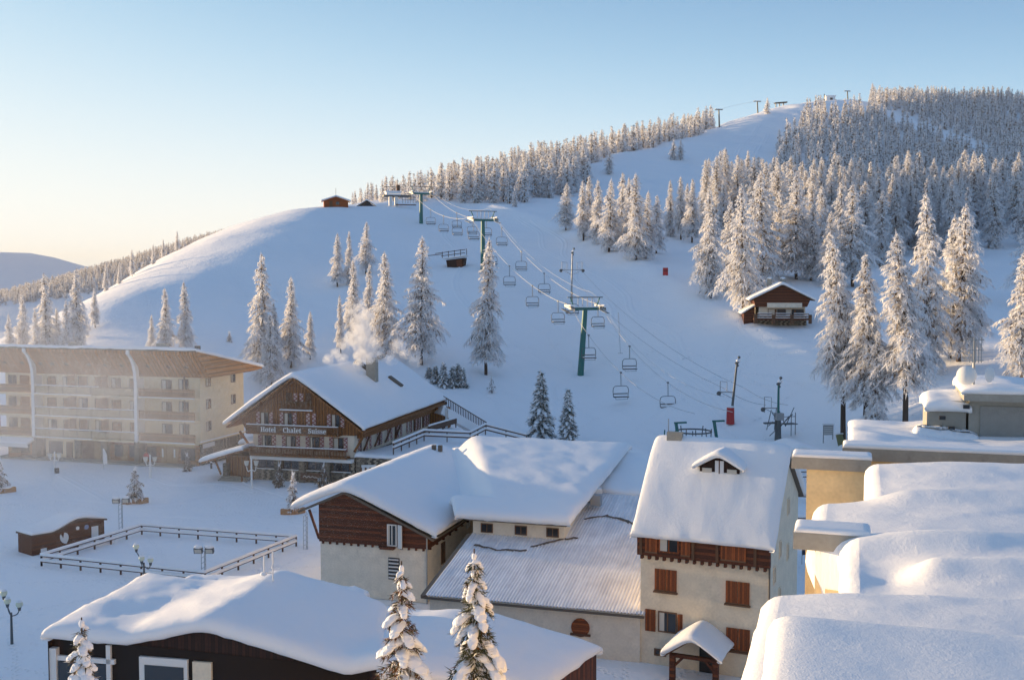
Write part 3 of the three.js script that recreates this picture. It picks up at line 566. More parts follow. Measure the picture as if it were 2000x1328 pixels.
// ================================================================ tall chalet house
{
  const g = frameOf('tall_chalet', 'tall cream house with timber top floor, steep snow roof and little dormer', 'house', 7.37, 62, 14.0, 59), w = g.w, L = 9;
  const ridgeZ = -3.9, ridgeY = 12.3, eaveY = 8.05, backY = 8.9;
  const roofY = (x, z) => z > ridgeZ ? lerp(ridgeY, eaveY, (z - ridgeZ) / (0 - ridgeZ)) : lerp(ridgeY, backY, (ridgeZ - z) / (L + ridgeZ));
  // walls: a shell with the gable ends in the right shape
  const gable = [[0, 0], [0, eaveY - 0.1], [ridgeZ * -1, ridgeY - 0.1], [L, backY - 0.1], [L, 0]];
  const shell = prism(gable, 0, w); shell.rotateY(Math.PI / 2); part(g, 'wall', shell, M.cream);       // x of the profile runs back along -z
  // timber storey
  const bandY0 = 6.33, bandY1 = 8.02;
  box(g, 'timber_storey', M.wood, [w / 2, (bandY0 + bandY1) / 2, 0.16], [w + 0.24, bandY1 - bandY0, 0.3]);
  box(g, 'eave_board', M.beam, [w / 2, 7.98, 0.24], [w + 0.4, 0.14, 0.36]);
  for (let k = 0; k < 17; k++) box(g, 'bracket', M.wood, [0.15 + k * (w - 0.3) / 16, bandY0 - 0.1, 0.2], [0.14, 0.2, 0.3]);
  win(g, [1.75, 7.25, 0.33], 1.15, 1.25, { frame: M.shutter, curtain: 0.4 });
  for (const [x, ww] of [[0.72, 0.72], [2.72, 0.55], [5.05, 0.7], [5.75, 0.7]]) { const s = box(g, 'shutter', M.shutter, [x, 7.22, 0.345], [ww, 1.3, 0.06]); box(s, 'rail', M.frame, [0, -0.66, 0.02], [ww, 0.08, 0.06]); }
  for (const x of [0.12, 3.15, 4.5, 6.6]) box(g, 'post', M.beam, [x, 7.17, 0.345], [0.16, 1.6, 0.08]);
  // shuttered windows of the cream floors
  const pair = (x, y, ww, hh) => { for (const s of [-1, 1]) { const p = box(g, 'shutter', M.shutter, [x + s * ww / 4, y, 0.06], [ww / 2 - 0.03, hh, 0.06]); box(p, 'batten', M.frame, [0, -hh / 2 + 0.03, 0.035], [ww / 2, 0.06, 0.02]); } box(g, 'sill', M.frame, [x, y - hh / 2 - 0.06, 0.1], [ww + 0.1, 0.08, 0.2]); };
  pair(1.5, 4.95, 1.3, 1.25); pair(5.6, 4.72, 1.34, 1.25); pair(5.65, 2.1, 1.34, 1.25);
  win(g, [1.62, 2.55, 0.02], 1.1, 1.2, { frame: M.frame, curtain: 0.3 });
  box(g, 'shutter', M.shutter, [0.62, 2.55, 0.06], [0.6, 1.25, 0.06]); box(g, 'shutter', M.shutter, [2.36, 2.5, 0.06], [0.28, 1.2, 0.06], [0, 0.5, 0]);
  win(g, [1.2, 0.75, 0.02], 0.7, 0.4);
  for (const [z, y] of [[-1.4, 8.3], [-2.6, 9.6], [-1.6, 5.5], [-3.2, 6.6], [-1.6, 2.8], [-3.2, 3.9], [-5.6, 8.6], [-5.6, 5.9]]) win(g, [w + 0.01, y, z], 0.55, 1.0, { rotY: Math.PI / 2, frame: M.cream });
  part(g, 'downpipe', merge([bar(V(w + 0.06, 0, 0.06), V(w + 0.06, 8, 0.06), 0.05)]), M.roofEdge);
  // roof slab and its snow
  for (const [z0, y0, z1, y1] of [[0.5, eaveY - 0.5, ridgeZ, ridgeY], [ridgeZ, ridgeY, -L - 0.5, backY - 0.35]]) { const s = part(g, 'roof', beam(V(w / 2, y0, z0), V(w / 2, y1, z1), w + 0.5, 0.14), M.roofEdge); }
  blanket(g, 'roof_snow', [[-0.25, 0.62], [w + 0.3, 0.62], [w + 0.3, -L - 0.55], [-0.25, -L - 0.55]], (x, z) => { const s = 0.25; const raw = roofY(x, z) + 0.05; return raw - 0.18 * Math.exp(-((z - ridgeZ) ** 2) / s); }, 0.5, { step: 0.3, rough: 0.22 });
  box(g, 'chimney', M.concrete, [0.9, ridgeY + 0.25, ridgeZ + 0.15], [0.9, 0.7, 0.45]); box(g, 'antenna', M.galv, [0.45, ridgeY + 0.8, ridgeZ], [0.05, 1.1, 0.05]);
  // dormer
  const dx = 4.0, dz = -2.1, dy = 10.5, dw = 2.3;
  const dorm = part(g, 'dormer', prism([[-dw / 2, 0], [dw / 2, 0], [dw / 2, 0.75], [0, 1.42], [-dw / 2, 0.75]], -2.4, 0), M.woodDark); dorm.position.set(dx, dy, dz);
  for (const s of [-1, 1]) box(dorm, 'pane', M.curtain, [s * 0.72, 0.42, 0.02], [0.55, 0.5, 0.04]);
  box(dorm, 'icy_pane', M.frost, [0, 0.65, 0.02], [0.5, 0.95, 0.05]); box(dorm, 'door_frame', M.beam, [0, 0.65, 0.04], [0.06, 1.0, 0.05]);
  for (const s of [-1, 1]) box(dorm, 'verge_board', M.roofEdge, [s * 0.66, 1.14, 0.06], [1.55, 0.12, 0.14], [0, 0, -s * 0.53]);
  blanket(g, 'dormer_snow', [[dx - 1.4, dz + 0.35], [dx + 1.4, dz + 0.35], [dx + 1.4, dz - 2.6], [dx - 1.4, dz - 2.6]], (x, z) => dy + 1.5 - 0.58 * Math.sqrt((x - dx) ** 2 + 0.05), 0.34, { step: 0.2, rough: 0.2 });
  // porch
  const px = 3.75, pz = 2.5, po = -0.75;
  for (const s of [-1, 1]) { box(g, 'porch_post', M.wood, [px + s * 1.2, 0.75, pz - 0.3], [0.3, 1.6, 0.28]); part(g, 'porch_brace', beam(V(px + s * 1.2, 0.8, pz - 0.3), V(px + s * 0.6, 1.45, pz - 0.3), 0.14, 0.14), M.wood); box(g, 'porch_roof', M.beam, [px + s * 0.78, 2.85 + po, 1.2], [1.85, 0.12, 2.9], [0, 0, -s * 0.62]); }
  box(g, 'porch_beam', M.wood, [px, 1.5, pz - 0.3], [2.7, 0.2, 0.2]);
  box(g, 'door', M.dark, [px + 0.3, 0.8, 0.04], [1.1, 1.7, 0.1]);
  blanket(g, 'porch_snow', [[px - 1.55, pz + 0.3], [px + 1.55, pz + 0.3], [px + 1.55, 0.02], [px - 1.55, 0.02]], (x, z) => 3.5 + po - 0.68 * Math.sqrt((x - px) ** 2 + 0.08), 0.42, { step: 0.22, rough: 0.2 });
}
// ================================================================ gabled hall with timber gable
const HALL = { X: -13.4, d: 75.8 };
{
  const g = frameOf('gabled_hall', 'white walled hall with brown timber gable and deep snow on its lopsided roof', 'building', -13.4, 75.8, -5.83, 73.5), w = g.w, L = 17.6, ax = 2.1, ay = 7.35, sl = 0.438;
  const roofY = x => ay - sl * Math.abs(x - ax);
  const shell = prism([[0, 0], [w, 0], [w, roofY(w) - 0.1], [ax, ay - 0.1], [0, roofY(0) - 0.1]], -L, 0); part(g, 'wall', shell, M.white);
  part(g, 'timber_gable', prism([[-0.03, 3.75], [w + 0.1, 3.75], [w + 0.1, roofY(w) - 0.02], [ax, ay - 0.05], [-0.03, roofY(0) - 0.05]], 0.002, 0.16), M.wood);
  for (let k = 0; k < 15; k++) box(g, 'bracket', M.wood, [0.25 + k * (w - 0.4) / 14, 3.68, 0.1], [0.12, 0.16, 0.16]);
  // timber strip under the right eave
  part(g, 'timber_strip', prism([[0, roofY(w) - 1.15], [0, roofY(w) - 0.05], [11.5, roofY(w) - 0.05], [11.5, roofY(w) - 0.75]], 0, 0.1).rotateY(Math.PI / 2).translate(w + 0.01, 0, 0), M.wood);
  for (let k = 0; k < 8; k++) box(g, 'bracket', M.wood, [w + 0.1, roofY(w) - 1.15 + k * 0.035, -0.5 - k * 1.3], [0.16, 0.14, 0.14]);
  for (const s of [0, 1]) { const x0 = s ? w + 0.75 : -1.45; part(g, 'roof', beam(V((x0 + ax) / 2, (roofY(x0) + ay) / 2, 0.55), V((x0 + ax) / 2, (roofY(x0) + ay) / 2, -L - 0.3), 1, 1).scale(1, 1, 1) && (() => { const b = boxG(Math.hypot(x0 - ax, roofY(x0) - ay), 0.16, L + 0.9); b.rotateZ(Math.atan2(ay - roofY(x0), ax - x0) + (s ? Math.PI : 0)); b.translate((x0 + ax) / 2, (roofY(x0) + ay) / 2, 0.55 - (L + 0.9) / 2); return b; })(), M.roofEdge); }
  blanket(g, 'roof_snow', [[-1.6, 0.72], [w + 0.9, 0.72], [w + 0.9, -L - 0.4], [-1.6, -L - 0.4]], (x, z) => ay + 0.18 - sl * Math.sqrt((x - ax) ** 2 + 0.5) + 0.25, 0.62, { step: 0.38, rough: 0.16 });
  for (const k of [0, 1]) box(g, 'chimney', M.roofEdge, [ax + 0.5 + k * 0.55, ay + 0.75, -L + 2.2], [0.3, 0.5, 0.3]);
  win(g, [5.5, 4.55, 0.2], 0.7, 1.5, { frame: M.trimWhite, curtain: 0.2 });
  box(g, 'shutter', M.trimWhite, [6.12, 4.5, 0.3], [0.42, 1.6, 0.05], [0, -0.5, 0]); box(g, 'shutter', M.wood, [4.95, 4.5, 0.22], [0.42, 1.5, 0.05]);
  box(g, 'flower_box', M.wood, [5.2, 3.7, 0.35], [1.0, 0.2, 0.35]);
  const lv = box(g, 'louvre', M.dark, [5.55, 2.2, 0.02], [0.8, 1.5, 0.08]); for (let k = 0; k < 6; k++) box(lv, 'slat', M.trimWhite, [0, -0.62 + k * 0.25, 0.05], [0.74, 0.09, 0.06], [0.5, 0, 0]);
  win(g, [w + 0.02, 2.7, -3.2], 0.75, 1.5, { rotY: Math.PI / 2, frame: M.frame }); win(g, [w + 0.02, 3.7, -8.6], 0.6, 0.8, { rotY: Math.PI / 2, frame: M.trimWhite });
  part(g, 'downpipe', merge([bar(V(w + 0.1, 0, 0.12), V(w + 0.1, roofY(w), 0.12), 0.06)]), M.galv);
  part(g, 'eave_brace', beam(V(-0.05, 3.9, 0.1), V(-0.8, roofY(-0.8) - 0.15, 0.1), 0.14, 0.14), M.wood);
}
// ================================================================ low metal roofed wing with a shed dormer
{
  const g = thing('metal_roofed_wing', 'low wing with a ribbed metal roof thinly dusted in snow beside the hall', 'building', [HALL.X, 0, -HALL.d], Math.atan2(73.5 - 75.8, -5.83 + 13.4));
  const x0 = 10.8, x1 = 24.2, zE = 7.6, zR = -16.5, yE = 2.85, yR = 7.9, rY = z => lerp(yE, yR, (zE - z) / (zE - zR));
  const side = prism([[-zE + 0.3, 0], [-zE + 0.3, yE - 0.05], [-zR, yR - 0.2], [-zR + 4, yR - 2], [-zR + 4, 0]], x0 + 0.2, x1 - 0.3); side.rotateY(Math.PI / 2); part(g, 'wall', side, M.white);
  { // ribbed sheet
    const nx = 268, nz = 60, pos = [], uv = [], idx = [];
    for (let j = 0; j <= nz; j++) for (let i = 0; i <= nx; i++) {
      const x = lerp(x0, x1, i / nx), z = lerp(zE, zR, j / nz), rib = [0, 1, 1, 0][i % 4] * 0.085;
      pos.push(x, rY(z) + 0.05 + rib * (0.75 + 0.25 * N3(x, z)) + 0.03 * fbm(x, z, 0.5), z); uv.push(x, z);
      if (i < nx && j < nz) { const k = j * (nx + 1) + i; idx.push(k, k + 1, k + nx + 1, k + 1, k + nx + 2, k + nx + 1); }
    }
    const s = new THREE.BufferGeometry(); s.setAttribute('position', new THREE.Float32BufferAttribute(pos, 3)); s.setAttribute('uv', new THREE.Float32BufferAttribute(uv, 2)); s.setIndex(idx); s.computeVertexNormals(); part(g, 'metal_roof', s, M.metalSnow);
  }
  part(g, 'gutter', beam(V(x0 - 0.12, yE - 0.05, zE), V(x0 - 0.12, rY(-1), -1), 0.3, 0.22), M.roofEdge);
  part(g, 'eave', beam(V(x0, yE - 0.08, zE + 0.02), V(x1, yE - 0.08, zE + 0.02), 0.12, 0.12), M.roofEdge);
  // bare cracks where the snow has slid
  const crack = pts => { const l = []; for (let i = 0; i < pts.length - 1; i++) { const n = 5; for (let k = 0; k < n; k++) { const q = f => { const x = lerp(pts[i][0], pts[i + 1][0], f), z = lerp(pts[i][1], pts[i + 1][1], f) + 0.25 * N3(x * 2.3, f * 3 + i, 4); return V(x, rY(z) + 0.13, z); }; l.push(beam(q(k / n), q((k + 1) / n + 0.03), R(0.06, 0.28), 0.06)); } } part(g, 'bare_strip', merge(l), M.roofEdge); };
  crack([[17.9, -4.4], [19.3, -5.2], [20.8, -4.6], [21.9, -3.7]]); crack([[21.6, -2.6], [22.3, -2.2]]); crack([[11.6, 0.6], [13.2, 1.1], [15.2, 0.9]]); crack([[15.4, 0.4], [17.0, -1.0], [18.1, -1.4]]); crack([[22.5, -1.2], [23.2, -0.9]]);
  // shed dormer with three small windows
  const sz = -1.1, sx0 = 10.9, sx1 = 17.3;
  part(g, 'dormer_wall', prism([[-sz, rY(sz) - 0.3], [-sz, 5.75], [13, 7.6], [13, 5]], sx0, sx1).rotateY(Math.PI / 2), M.white);
  for (const x of [11.9, 14.3, 16.5]) win(g, [x, 5.2, sz + 0.02], 0.85, 0.62, { frame: M.frame, t: 0.06 });
  box(g, 'dormer_eave', M.roofEdge, [(sx0 + sx1) / 2, 5.82, sz + 0.25], [sx1 - sx0 + 0.6, 0.12, 0.6]);
  const upper = (x, z) => { const xb = lerp(sx0 - 1.0, sx0 - 8.4, clamp((sz + 0.6 - z) / 16.5, 0, 1)), hallTop = 7.35 + 0.1 - 0.438 * Math.abs(x - 2.1), up = Math.max(rY(z), 5.9 + (sz + 0.5 - z) * 0.16); return lerp(Math.min(up, hallTop), up, Math.max(sstep(x - xb, 0.3, 3.2), sstep(z, -6.5, -3))); };
  blanket(g, 'dormer_snow', [[sx0 - 1.0, sz + 0.6], [sx1 + 0.45, sz + 0.6], [sx1 + 1.2, -17], [sx0 - 8.4, -17]], upper, 0.6, { step: 0.4, rough: 0.2 });
  blanket(g, 'upper_snow', [[16.0, -9.4], [27.6, -8.4], [27.6, -18.5], [3.0, -18.5]], (x, z) => (z > zR ? rY(z) : rY(zR) - (zR - z) * 0.3) + 0.02, 0.42, { step: 0.45, rough: 0.35, wave: 1.6 });
  crack([[17.5, -8.2], [18.4, -9.9], [19.6, -10.0], [21.2, -8.9]]);
  box(g, 'roof_fan', M.galv, [18.3, rY(-6.2) + 0.75, -6.2], [0.75, 0.75, 0.6]);
  box(g, 'vent_box', M.trimWhite, [17.7, rY(-7.2) + 0.95, -7.2], [1.5, 0.42, 0.8], [0, 0.3, 0]);
  for (let k = 0; k < 3; k++) box(g, 'duct', M.galv, [17.6, rY(-6.6) + 0.45 + k * 0.18, -6.4], [0.9, 0.08, 0.3]);
  // small arched hatch in the end wall
  const hatch = part(g, 'hatch', new THREE.CylinderGeometry(0.55, 0.55, 0.1, 16), M.shutter); hatch.rotation.x = Math.PI / 2; hatch.position.set(20.4, 1.75, zE - 0.26); box(hatch, 'hatch_sill', M.beam, [0, 0.02, 0.42], [1.2, 0.12, 0.12]);
  // annexe block behind
  box(g, 'rear_wall', M.white, [17.5, 3, -20.5], [19, 6, 4]);
}
// ================================================================ dark timber building at the front
{
  const g = thing('dark_timber_building', 'dark brown boarded building with white frames under wavy deep snow', 'building', [0, 0, 0], 0);
  const E = (px, py, d) => at(px, py, d);
  const fl = E(92, 1252, 49.1), fr = E(745, 1318, 45.9), bl = E(288, 1165, 57), br = E(748, 1208, 53.2);
  const f1 = (x, z) => {                           // a low gable between two valleys, in the village's own grid
    const dx = x - fl.x, dd = -z + fl.z, u = 0.957 * dx - 0.291 * dd, v = 0.291 * dx + 0.957 * dd, soft = (a, b, k) => -k * Math.log(Math.exp(-a / k) + Math.exp(-b / k));
    const gableH = soft(6.95 - 0.235 * (7.7 - u), 6.95 - 0.235 * (u - 7.7), 0.05), left = 6.12 - 0.02 * u, right = 5.35 + 0.25 * (u - 14);
    return -soft(-soft(gableH, 9, 0.05), -Math.max(left - 3 * Math.max(0, u - 5.5), right - 3 * Math.max(0, 13 - u)), 0.06) + 0.03 * Math.min(v, 8) - 0.05 * Math.max(0, v - 8);
  };
  blanket(g, 'roof_snow', [[fl.x, fl.z], [fr.x, fr.z], [br.x, br.z], [bl.x, bl.z]], (x, z) => f1(x, z) - 0.3, 0.6, { step: 0.34, rough: 0.28, sag: 0.1 });
  const al = E(286, 1158, 56.5), arr = E(700, 1186, 54.5), brr = E(716, 1156, 57.5), bll = E(385, 1122, 61);
  const f2 = spline([al, arr, brr, bll, E(480, 1140, 58), E(600, 1150, 57.5), E(380, 1140, 58.5)]);
  blanket(g, 'rear_roof_snow', [[al.x, al.z], [arr.x, arr.z], [brr.x, brr.z], [bll.x, bll.z]], (x, z) => f2(x, z) - 0.3, 0.5, { step: 0.34, rough: 0.5, wave: 1.5 });
  const cl = E(748, 1312, 45.9), cr = E(1052, 1345, 46.6), dr = E(1166, 1262, 51.6), dl = E(722, 1205, 53.6);
  const f3 = spline([cl, cr, dr, dl, E(955, 1190, 54), E(830, 1196, 54), E(850, 1245, 50), E(1080, 1225, 53), E(950, 1280, 48.5), E(780, 1280, 47.5)]);
  const farR = E(965, 1192, 56);
  blanket(g, 'side_roof_snow', [[cl.x, cl.z], [cr.x, cr.z], [dr.x, dr.z], [dl.x, dl.z - 1.2]], (x, z) => f3(x, z) - 0.3, 0.6, { step: 0.34, rough: 0.25 });
  // walls under the eaves: boards follow the wavy eave line
  const wallUnder = (name, a, b, f, inset, mat, n = 14) => {
    const pos = [], uv = [], idx = [], dir = V(b.x - a.x, 0, b.z - a.z), len = dir.length();
    for (let i = 0; i <= n; i++) { const x = lerp(a.x, b.x, i / n), z = lerp(a.z, b.z, i / n) - inset, y = f(x, lerp(a.z, b.z, i / n)) - 0.3; for (const [yy, zz] of [[0, z], [y, z], [y, z - 0.3], [0, z - 0.3]]) { pos.push(x, yy, zz); uv.push(i / n * len, yy); } if (i < n) for (let k = 0; k < 3; k++) { const q = i * 4 + k; idx.push(q, q + 4, q + 1, q + 1, q + 4, q + 5); } }
    const s = new THREE.BufferGeometry(); s.setAttribute('position', new THREE.Float32BufferAttribute(pos, 3)); s.setAttribute('uv', new THREE.Float32BufferAttribute(uv, 2)); s.setIndex(idx); s.computeVertexNormals(); return part(g, name, s, mat);
  };
  wallUnder('front_wall', fl, fr, f1, 0.35, M.woodDark, 22); wallUnder('side_front_wall', cl, cr, f3, 0.3, M.woodDark); wallUnder('angled_wall', cr, dr, f3, 0.25, M.woodV);
  wallUnder('rear_end_wall', arr, brr, f2, 0.0, M.wood, 4);
  wallUnder('left_wall', bl, fl, f1, 0, M.woodDark, 8);
  // snow filled body so that the roofs rest on something
  for (const [p, q, r, s, f] of [[fl, fr, br, bl, f1], [cl, cr, dr, dl, f3], [al, arr, brr, bll, f2]]) {
    const c = [p, q, r, s].map(v => v.clone()), m = c.reduce((a, v) => a.add(v), V(0, 0, 0)).multiplyScalar(0.25), pos = [], idx = [];
    c.forEach(v => { v.lerp(m, 0.08); const y = f(v.x, v.z) - 0.45; pos.push(v.x, 0, v.z, v.x, y, v.z); }); for (let k = 0; k < 4; k++) { const a = k * 2, b = (k * 2 + 2) % 8; idx.push(a, b, a + 1, a + 1, b, b + 1); }
    const sg = new THREE.BufferGeometry(); sg.setAttribute('position', new THREE.Float32BufferAttribute(pos, 3)); sg.setIndex(idx); sg.computeVertexNormals(); part(g, 'inner_wall', sg, M.woodDark);
  }
  // white posts, beams and window frames on the front
  const P = (px, y, off = 0.12) => { const t = (px - 92) / 653, x = lerp(fl.x, fr.x, t), z = lerp(fl.z, fr.z, t) - 0.35 + off; return V(x, y, z); };
  const yaw = Math.atan2(-(fr.z - fl.z), fr.x - fl.x), wb = (name, px, y, w, h, mat = M.trimWhite, dp = 0.14) => { const p = P(px, y); return box(g, name, mat, [p.x, p.y, p.z], [w, h, dp], [0, yaw, 0]); };
  wb('corner_post', 100, 2.6, 0.4, 5.2, M.trimWhite, 0.3); wb('white_beam', 165, 4.75, 3.0, 0.22); wb('white_post', 214, 4.0, 0.22, 3.0);
  wb('shop_window', 160, 3.5, 2.4, 2.2, M.glass, 0.16);
  const fwin = wb('window_frame', 325, 4.0, 2.35, 2.2); box(fwin, 'pane', M.glass, [0.05, -0.2, 0.08], [1.9, 1.9, 0.04]); wb('pale_panel', 402, 4.0, 0.9, 2.1, M.cream); wb('white_beam', 470, 3.9, 1.6, 0.25);
  // antenna mast on the roof
  const top = E(532, 1090, 52.5), foot = V(top.x, f1(top.x, top.z) - 0.2, top.z);
  part(g, 'antenna_mast', merge([bar(foot, V(foot.x, foot.y + 2.0, foot.z), 0.035), bar(V(foot.x - 0.42, foot.y + 0.95, foot.z), V(foot.x, foot.y + 0.95, foot.z), 0.04), bar(V(foot.x - 0.42, foot.y + 0.9, foot.z), V(foot.x - 0.42, foot.y + 1.8, foot.z), 0.035), bar(V(foot.x, foot.y + 1.2, foot.z), V(foot.x - 0.02, foot.y + 1.35, foot.z), 0.09, 0.02)]), M.trimWhite);
  part(g, 'antenna_snow', new THREE.IcosahedronGeometry(0.14, 1).scale(1.2, 0.8, 1).translate(foot.x - 0.45, foot.y + 0.9, foot.z), M.snow);
}
// ================================================================ stepped terrace building on the right
{
  const ux = 0.296, ud = 0.955;                    // building axis, away from the viewer
  const g = thing('terraced_building', 'pale yellow building with stepped terraces and party walls under thick rounded snow', 'building', [0, 0, 0], Math.atan2(-ux, ud) * 1);
  // local frame: -z away along the axis, x to the right of it
  const loc = (X, d) => [X * ud - d * ux, -(X * ux + d * ud)];
  const L0 = (px, py, y) => { const p = level(px, py, y); return loc(p.x, -p.z); };
  // nearest party wall: flat topped, close to the viewer
  blanket(g, 'terrace_snow', [[-0.78, -8.6], [16, -8.6], [16, -13.0], [-0.78, -13.0]], (x, z) => 17.62 + 0.05 * Math.exp(-(((z + 12.6) / 0.3) ** 2)), 0.5, { step: 0.2, mat: M.snowNear, rough: 0.1, roll: 0.42 });
  box(g, 'terrace_slab', M.yellow, [7.7, 8.8, -10.8], [16.6, 17.5, 4.0]);
  // one flowing blanket over the terraces behind, its left edge stepping with the party walls
  const leftEdge = q => { const st = (a, b, c, w) => lerp(a, b, sstep(c, w - 0.14, w + 0.14)); return st(st(st(-1.3, -0.05, q, 18.75), -0.72, q, 22.55), 0.5, q, 26.9); };
  const xr = 16;
  const drift = (x, q) => {
    const t = Math.max(0, x - leftEdge(q));
    let y = 16.98 + 0.2 * sstep(q, 26, 31) - 0.12 * sstep(q, 15, 13.2);
    y -= 0.36 * Math.exp(-t / 1.5);                                                   // lower towards the open edge
    y += 0.05 * Math.exp(-((t / 0.32) ** 2));           // lip over the parapet
    y += (0.26 + 0.05 * Math.sin(x * 0.9)) * Math.exp(-(((q - 22.35 - 0.03 * x) / 0.42) ** 2)) * sstep(x, -0.9, 0.4);
    y += 0.24 * Math.exp(-(((q - 20.55 + 0.25 * Math.exp(-(x - 0.9) * 1.2)) / 0.5) ** 2)) * sstep(x, 0.75, 1.5);
    y -= 0.1 * Math.exp(-(((x - 0.75) / 0.5) ** 2) - (((q - 20.4) / 1.3) ** 2));
    y += 0.26 * Math.exp(-(((q - 26.9) / 0.55) ** 2)) * sstep(x, 0.2, 1.4) + 0.12 * Math.exp(-(((q - 30.6) / 0.7) ** 2));
    return y + 0.05 * fbm(x * 0.22, q * 0.4, 1) + 0.012 * fbm(x, q, 1.4);
  };
  {
    const edge = [[0.25, -1.6], [0.1, -0.9], [-0.04, -0.55], [-0.09, -0.34], [-0.06, -0.18], [0.03, -0.07], [0.13, -0.02], [0.25, 0]], cols = []; for (let k = 1; k <= 90; k++) cols.push(0.25 + 15.5 * Math.pow(k / 90, 1.5));
    const rows = []; for (let q = 13.35; q <= 31.6; q += 0.11) rows.push(q);
    const pos = [], uv = [], idx = [], nc = edge.length + cols.length;
    rows.forEach((q, r) => { const xl = leftEdge(q); [...edge.map(([e, dy]) => [xl + e + 0.03 * N3(q * 2, e * 4), dy]), ...cols.map(c => [xl + c, 0])].forEach(([x, dy], c) => { const end = r === 0 ? -1.4 : r === 1 ? -0.25 : r === rows.length - 1 ? -1.2 : 0; pos.push(x, drift(x, q) + dy + Math.min(0, end - dy > 0 ? end : end), -q); uv.push(x, -q); if (r < rows.length - 1 && c < nc - 1) { const k = r * nc + c; idx.push(k, k + 1, k + nc, k + 1, k + nc + 1, k + nc); } }); });
    const m = new THREE.BufferGeometry(); m.setAttribute('position', new THREE.Float32BufferAttribute(pos, 3)); m.setAttribute('uv', new THREE.Float32BufferAttribute(uv, 2)); m.setIndex(idx); m.computeVertexNormals(); part(g, 'terrace_snow', m, M.snowNear);
  }
  for (const [xl, q0, q1] of [[-1.3, 13.4, 18.7], [-0.05, 18.7, 22.5], [-0.72, 22.5, 26.8], [0.5, 26.8, 31.4]]) box(g, 'wall', M.yellow, [(xl + 0.3 + xr) / 2, 7.9, -(q0 + q1) / 2], [xr - xl - 0.3, 15.8, q1 - q0 - 0.02]);
  // lower snow bulge at the foot of the nearest wall
  blanket(g, 'low_snow', [[-1.7, -9.5], [1, -9.5], [1, -12.9], [-1.7, -12.9]], () => 15.9, 0.4, { step: 0.2, mat: M.snowNear, rough: 0.3 });
  box(g, 'lower_slab', M.yellow, [-0.4, 8, -11], [2.6, 15.6, 2.8]);
  // party walls with concrete caps that stand out to the left
  const party = (x0, x1, z, yTop, capH, wallW, capX) => { box(g, 'party_wall', M.yellow, [(x0 + x1) / 2 + 0.25, yTop / 2 - 0.2, z], [x1 - x0 - 0.35, yTop - 0.3, wallW]); const c = box(g, 'wall_cap', M.concrete, [(x0 + x1) / 2, yTop - capH / 2, z], [x1 - x0, capH, wallW + 0.25]); const s = blanket(g, 'cap_snow', [[x0 + 0.05, z + wallW / 2 + 0.1], [x1, z + wallW / 2 + 0.1], [x1, z - wallW / 2 - 0.1], [x0 + 0.05, z - wallW / 2 - 0.1]], () => yTop, 0.13, { step: 0.2, mat: M.snowNear, roll: 0.6 }); };
  party(-1.05, 0.4, -22.9, 16.92, 0.34, 0.55, 0); party(-1.6, 0.6, -33.0, 16.85, 0.34, 0.6, 0); party(-0.2, 15, -34.4, 16.98, 0.36, 0.7, 0);
  const col = part(g, 'round_pier', new THREE.CylinderGeometry(0.55, 0.55, 16, 24), M.yellow); col.position.set(0.55, 8.3, -33.9);
  box(g, 'flat_roof', M.concrete, [8, 16.2, -39], [16, 0.5, 9]); box(g, 'wall', M.yellow, [8.6, 8, -39], [15, 16, 8.6]);
  blanket(g, 'flat_roof_snow', [[0.05, -35.4], [17, -35.4], [17, -43.4], [0.05, -43.4]], () => 16.45, 0.3, { step: 0.35, mat: M.snowNear, rough: 0.6 });
  // plant room on the flat roof
  const bx = box(g, 'plant_room', M.concrete, [6.0, 17.2, -41.2], [4.3, 1.5, 2.6]); box(bx, 'panel', std({ color: lin(0.36, 0.355, 0.34), map: rep(stuccoC, 1 / 1.2), roughness: 0.9 }), [0, -0.1, 1.32], [3.6, 1.25, 0.05]);
  box(g, 'plant_room_cap', M.concrete, [6.1, 18.05, -41.1], [4.9, 0.26, 3.2]);
  blanket(g, 'plant_room_snow', [[3.65, -39.5], [8.6, -39.5], [8.6, -42.7], [3.65, -42.7]], () => 18.18, 0.3, { step: 0.25, mat: M.snowNear, rough: 0.5 });
  box(g, 'side_flue', M.concrete, [8.3, 17.3, -39.7], [0.6, 1.0, 0.5]); blanket(g, 'flue_snow', [[7.85, -39.4], [8.7, -39.4], [8.7, -40.1], [7.85, -40.1]], () => 17.82, 0.16, { step: 0.15, mat: M.snowNear, roll: 0.5 });
  box(g, 'roof_block', M.cream, [9.6, 17.2, -40], [1.6, 1.2, 2]); blanket(g, 'block_snow', [[8.8, -38.9], [11, -38.9], [11, -41], [8.8, -41]], () => 17.8, 0.4, { step: 0.2, mat: M.snowNear, rough: 0.5 });
  box(g, 'roof_unit', M.concrete, [3.15, 17.1, -41.1], [1.25, 1.5, 2.2]); blanket(g, 'unit_snow', [[2.5, -39.85], [3.85, -39.85], [3.85, -42.3], [2.5, -42.3]], () => 17.55, 0.42, { step: 0.15, mat: M.snowNear, rough: 0.5, roll: 0.6 }); blanket(g, 'unit_snow', [[2.2, -39.4], [4.0, -39.4], [4.0, -40.2], [2.2, -40.2]], () => 16.55, 0.55, { step: 0.15, mat: M.snowNear, rough: 0.6, roll: 0.8 });
  for (const [x, y] of [[3.0, 17.3], [3.3, 16.95], [3.75, 17.7]]) box(g, 'vent_hole', M.dark, [x, y, -39.72], [0.2, 0.12, 0.16]);
  // mast with dishes and a flat panel antenna
  const mast = part(g, 'antenna_mast', bar(V(4.0, 17.9, -40.2), V(4.0, 20.0, -40.2), 0.05), M.galv);
